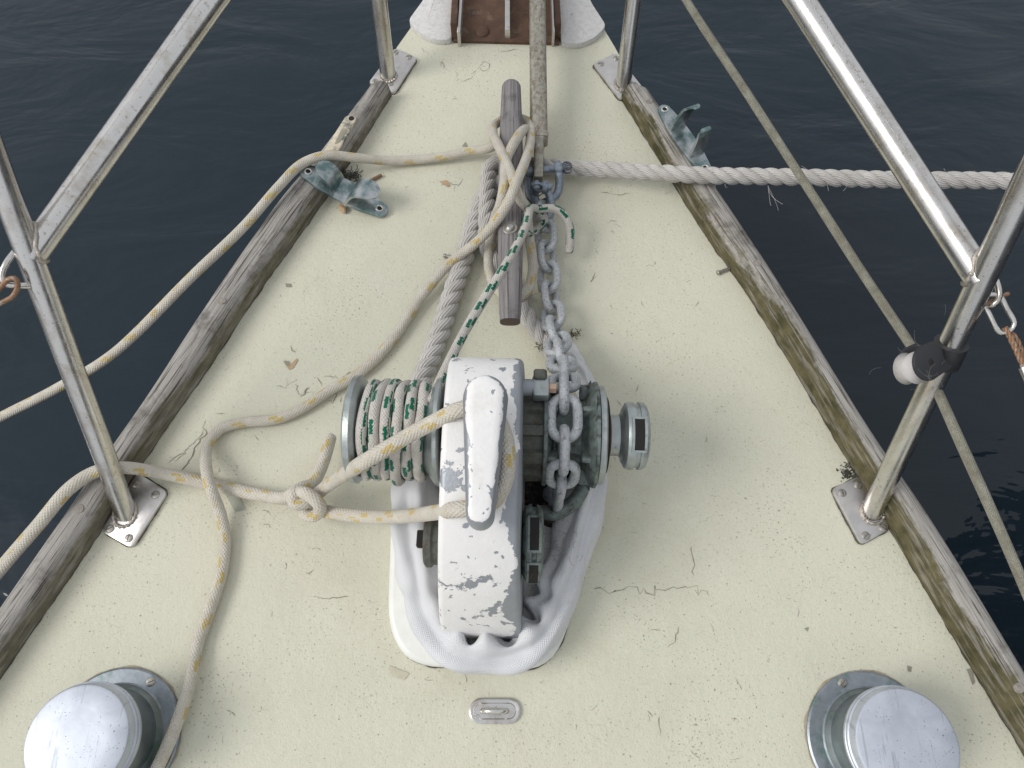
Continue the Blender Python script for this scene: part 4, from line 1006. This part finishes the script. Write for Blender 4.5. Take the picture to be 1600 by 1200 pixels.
# ------------------------------------------------------------------ fairleads
def fairlead(label, Mx, L_, Wd, horns, group, scale=1.0):
    fl_ = thing('fairlead', label, 'fairlead', Mx.translation, group)
    o2 = []
    for k in range(13): a = -math.pi / 2 + math.pi * k / 12; o2.append(Vector((L_ / 2 - Wd * .42 + math.cos(a) * Wd * .42, math.sin(a) * Wd * .42, 0)))
    o2 += [Vector((L_ * .22, Wd * .60, 0)), Vector((0, Wd * .64, 0)), Vector((-L_ * .22, Wd * .60, 0))]
    for k in range(13): a = math.pi / 2 + math.pi * k / 12; o2.append(Vector((-L_ / 2 + Wd * .42 + math.cos(a) * Wd * .42, math.sin(a) * Wd * .42, 0)))
    o2 += [Vector((-L_ * .22, -Wd * .60, 0)), Vector((0, -Wd * .64, 0)), Vector((L_ * .22, -Wd * .60, 0))]
    bm = prism([Mx @ (v + Vector((0, 0, .005))) for v in o2], .005, .0014, direction=-(Mx.to_3x3() @ Vector((0, 0, 1)))); bmk('base', bm, M['teal'], fl_)
    for (x0_, lean, H_, W_, tip) in horns:
        V = []; F = []; ns, nw = 14, 11
        def cl_(s): 
            g_ = s * R(120); return x0_ + lean * (1 - math.cos(g_)) * .66, .003 + H_ * math.sin(min(g_, R(90) + (g_ - R(90)) * .5)) 
        for side in (0, 1):
            for i in range(ns + 1):
                s = i / ns; cx, cz = cl_(s); dx, dz = [p_ - q_ for p_, q_ in zip(cl_(s + .01), cl_(s - .01))]; dl = math.hypot(dx, dz) or 1
                hwid = W_ * (1.15 - .25 * min(1, s * 3)) * max(.12, 1 - max(0, (s - .45) / .55) ** 3.0) ** .5
                th = .0048 * (1 - .35 * s) * (1 if side else -1) * .5
                for j in range(nw):
                    wv_ = (j / (nw - 1) * 2 - 1); V.append(Mx @ Vector((cx - dz / dl * th, wv_ * hwid + tip * s, cz + dx / dl * th)))
        st_ = (ns + 1) * nw
        for i in range(ns):
            for j in range(nw - 1):
                a = i * nw + j; F.append((a, a + 1, a + nw + 1, a + nw)); F.append((st_ + a, st_ + a + nw, st_ + a + nw + 1, st_ + a + 1))
            for j in (0, nw - 1): a = i * nw + j; F.append((a, a + nw, st_ + a + nw, st_ + a))
        for j in range(nw - 1): a = ns * nw + j; F.append((a, a + 1, st_ + a + 1, st_ + a))
        bm = bmesh.new(); vs = [bm.verts.new(v) for v in V]
        for f in F: bm.faces.new([vs[i] for i in f])
        bmesh.ops.recalc_face_normals(bm, faces=bm.faces); bmk('horn', bm, M['teal'], fl_, sharp=60)
    for sx in (-1, 1):
        c_ = Mx @ Vector((sx * (L_ / 2 - Wd * .42), 0, .0055)); V, F = lathe([(.0, 0), (.0, .0034)], 'Z', (0, 0, 0), 14); rr = Mx.to_3x3().to_4x4()
        mk('screw_hole', [c_ + (rr @ v) for v in V], F, M['dark'], fl_)
        V, F = lathe([(.0, .0034), (.0012, .0042), (.0, .0058)], 'Z', (0, 0, 0), 18); mk('countersink', [c_ + (rr @ v) for v in V], F, M['plate'], fl_)
    return fl_
a, b_ = at(476, 268, .0385), at(598, 331, .004); x = (b_ - a).normalized(); y = Vector((0, 0, 1)).cross(x).normalized(); z = x.cross(y)
fairlead('loose teal-green bronze fairlead lying askew across the left rail', basis((a + b_) / 2, x, y, z), (b_ - a).length + .014, .030, [(-.012, -.034, .024, .017, .004), (.012, .040, .030, .019, .004)], 'rail fairleads')
a, b_ = at(1040, 178, RH + .001), at(1098, 262, RH + .001); x = (b_ - a).normalized(); y = Vector((0, 0, 1)).cross(x).normalized(); z = Vector((0, 0, 1))
fairlead('teal-green bronze fairlead screwed to the right rail', basis((a + b_) / 2, x, y, z), (b_ - a).length + .030, .024, [(-.022, .012, .046, .0115, .016), (.034, -.010, .042, .0105, .012)], 'rail fairleads')

# ------------------------------------------------------------------ mushroom ventilators
def vent(fc, cc, label, screws, hgt=.080):
    c_ = at(*fc); t = thing('deck_ventilator', label, 'ventilator', c_, 'deck ventilators')
    top = at(*cc, hgt); d = top - c_; tilt = Matrix.Shear('XY', 4, (d.x / hgt, d.y / hgt))
    ax = d.normalized(); Mx = Matrix.Translation(c_)
    def part(n, prof, mat, seg=64):
        V, F = lathe(prof, 'Z', (0, 0, 0), seg); bm = bmesh.new(); vs = [bm.verts.new(Mx @ v) for v in V]
        for f in F:
            try: bm.faces.new([vs[i] for i in f])
            except ValueError: pass
        bmesh.ops.remove_doubles(bm, verts=bm.verts, dist=1e-6); bmesh.ops.recalc_face_normals(bm, faces=bm.faces); return bmk(n, bm, mat, t, sharp=32)
    rf = .072; h = hgt
    joint_line([c_ + Vector((math.cos(q_ * .0628) * (rf + .0006), math.sin(q_ * .0628) * (rf + .0006), 0)) for q_ in range(100)], .0036, M['ochre'], 'bedding_ring', t, closed=True)
    fl_ = part('flange', [(-.012, .058), (-.012, rf), (.003, rf), (.0045, rf - .002), (.005, rf - .016), (.0075, rf - .0185), (.0075, rf - .020)], M['flange'])
    part('barrel', [(.0, .050), (.0065, .0545), (.010, .0525), (.013, .0500), (h - .016, .0480), (h - .014, .045)], M['barrel'])
    cp_ = part('cap', [(h - .024, .045), (h - .024, .0530), (h - .022, .0550), (h - .0185, .0550), (h - .0175, .0535), (h - .0165, .0535), (h - .0155, .0550), (h - .012, .0550), (h - .011, .0535), (h - .003, .0525), (h - .0008, .0510), (h, .0490), (h + .0006, .030), (h + .0009, 0)], M['capmetal'])
    for an in screws:
        o = screw(c_, fl_, 1.0); p = Mx @ Vector((math.cos(R(an)) * (rf - .008), math.sin(R(an)) * (rf - .008), .0042)); o.location = p - c_
    return t
vent((180, 1152), (124, 1160), 'round chromed deck ventilator in the bottom left corner beside the cream line', [62, 182, 302])
vent((1363, 1158), (1426, 1166), 'round chromed deck ventilator in the bottom right corner near the stained rail', [112, 232, 352])

# ------------------------------------------------------------------ pad eye
PE = thing('pad_eye', 'small stainless oval pad eye on the deck behind the windlass', 'pad eye', at(773, 1111))
def stadium(c_, hl, r, n=10):
    o_ = []
    for k in range(n + 1): a = -math.pi / 2 + math.pi * k / n; o_.append(c_ + Vector((hl + math.cos(a) * r, math.sin(a) * r, 0)))
    for k in range(n + 1): a = math.pi / 2 + math.pi * k / n; o_.append(c_ + Vector((-hl + math.cos(a) * r, math.sin(a) * r, 0)))
    return o_
pc = at(773, 1111, 0)
rings = [stadium(pc + Vector((0, 0, z)), .0155 , r) for z, r in ((.0, .0135), (.0035, .0132), (.0045, .0115), (.0040, .0085), (.0015, .0075))]
bm = bmesh.new(); rv = [[bm.verts.new(p) for p in r_] for r_ in rings]; m = len(rings[0])
for a, b_ in zip(rv, rv[1:]):
    for k in range(m): bm.faces.new((a[k], a[(k + 1) % m], b_[(k + 1) % m], b_[k]))
bm.faces.new(rv[-1]); bmesh.ops.recalc_face_normals(bm, faces=bm.faces); bmk('plate', bm, M['ss'], PE)
tube('eye', [pc + Vector((x_, 0, z_)) for x_, z_ in ((-.014, .001), (-.0125, .010), (-.006, .0155), (.006, .0155), (.0125, .010), (.014, .001))], .0030, M['ss'], PE, 12, step=.002)

# ------------------------------------------------------------------ small loose things
def loose_screw(a, b_, label, mat='screw', r=.0022):
    A, B_ = at(*a), at(*b_); d = (B_ - A).normalized(); t = thing('loose_screw', label, 'screw', A, 'loose screws')
    z = Vector((0, 0, .0036)); P = [A + z, B_ + z]
    S = spline(P, .0006); V, F, UV = sweep(S, lambda s, a: r * (1 + .16 * math.sin(s * 4200 + a)), 12, False, True, True); mk('shank', V, F, M[mat], t, UV)
    q = d.to_track_quat('Z', 'Y').to_matrix().to_4x4(); V, F = lathe([(-.003, 0), (-.0026, .0025), (-.0008, .0036), (.0018, .0024)], 'Z', (0, 0, 0), 16); mk('head', [Matrix.Translation(A + z) @ q @ v for v in V], F, M[mat], t)
loose_screw((579, 285), (596, 276), 'loose rusty screw lying on deck beside the loose fairlead', 'rustwire')
loose_screw((696, 402), (711, 405), 'loose steel screw lying on deck left of the laid rope')
loose_screw((1122, 428), (1138, 422), 'screw sticking out at the foot of the right rail')
bm = bmesh.new(); bmesh.ops.create_icosphere(bm, subdivisions=2, radius=.0062, matrix=Matrix.Translation(at(535, 326, .004)) @ Matrix.Rotation(.6, 4, 'Z') @ Matrix.Diagonal((.8, 1.5, .7, 1)))
for v in bm.verts: v.co += Vector((random.gauss(0, .0005),) * 3)
tag(bmk('wood_chip', bm, M['chip'], None, False), 'small brown wood chip on deck below the loose fairlead', 'wood chip')
FV = []; FF = []
for k in range(60): fibre(at(545 + random.uniform(-12, 14), 272 + random.uniform(-7, 7), random.uniform(.001, .010)), Vector((random.gauss(0, 1), random.gauss(0, 1), random.gauss(0, .4))), .012, .0007, 1.5)
db = mk('dirt_clump', FV, FF, M['darkgear'], None); tag(db, 'clump of dark dirt and weed under the loose fairlead', 'debris')
FV = []; FF = []
for k in range(150): fibre(at(1330 + random.gauss(0, 8), 738 + random.gauss(0, 8), random.uniform(.0005, .002)), Vector((random.gauss(0, 1), random.gauss(0, 1), random.gauss(0, .1))), .004, .0007, 1.5)
db = mk('dirt_clump', FV, FF, M['darkgear'], None); tag(db, 'patch of dark dirt beside the right rear pulpit foot', 'debris')
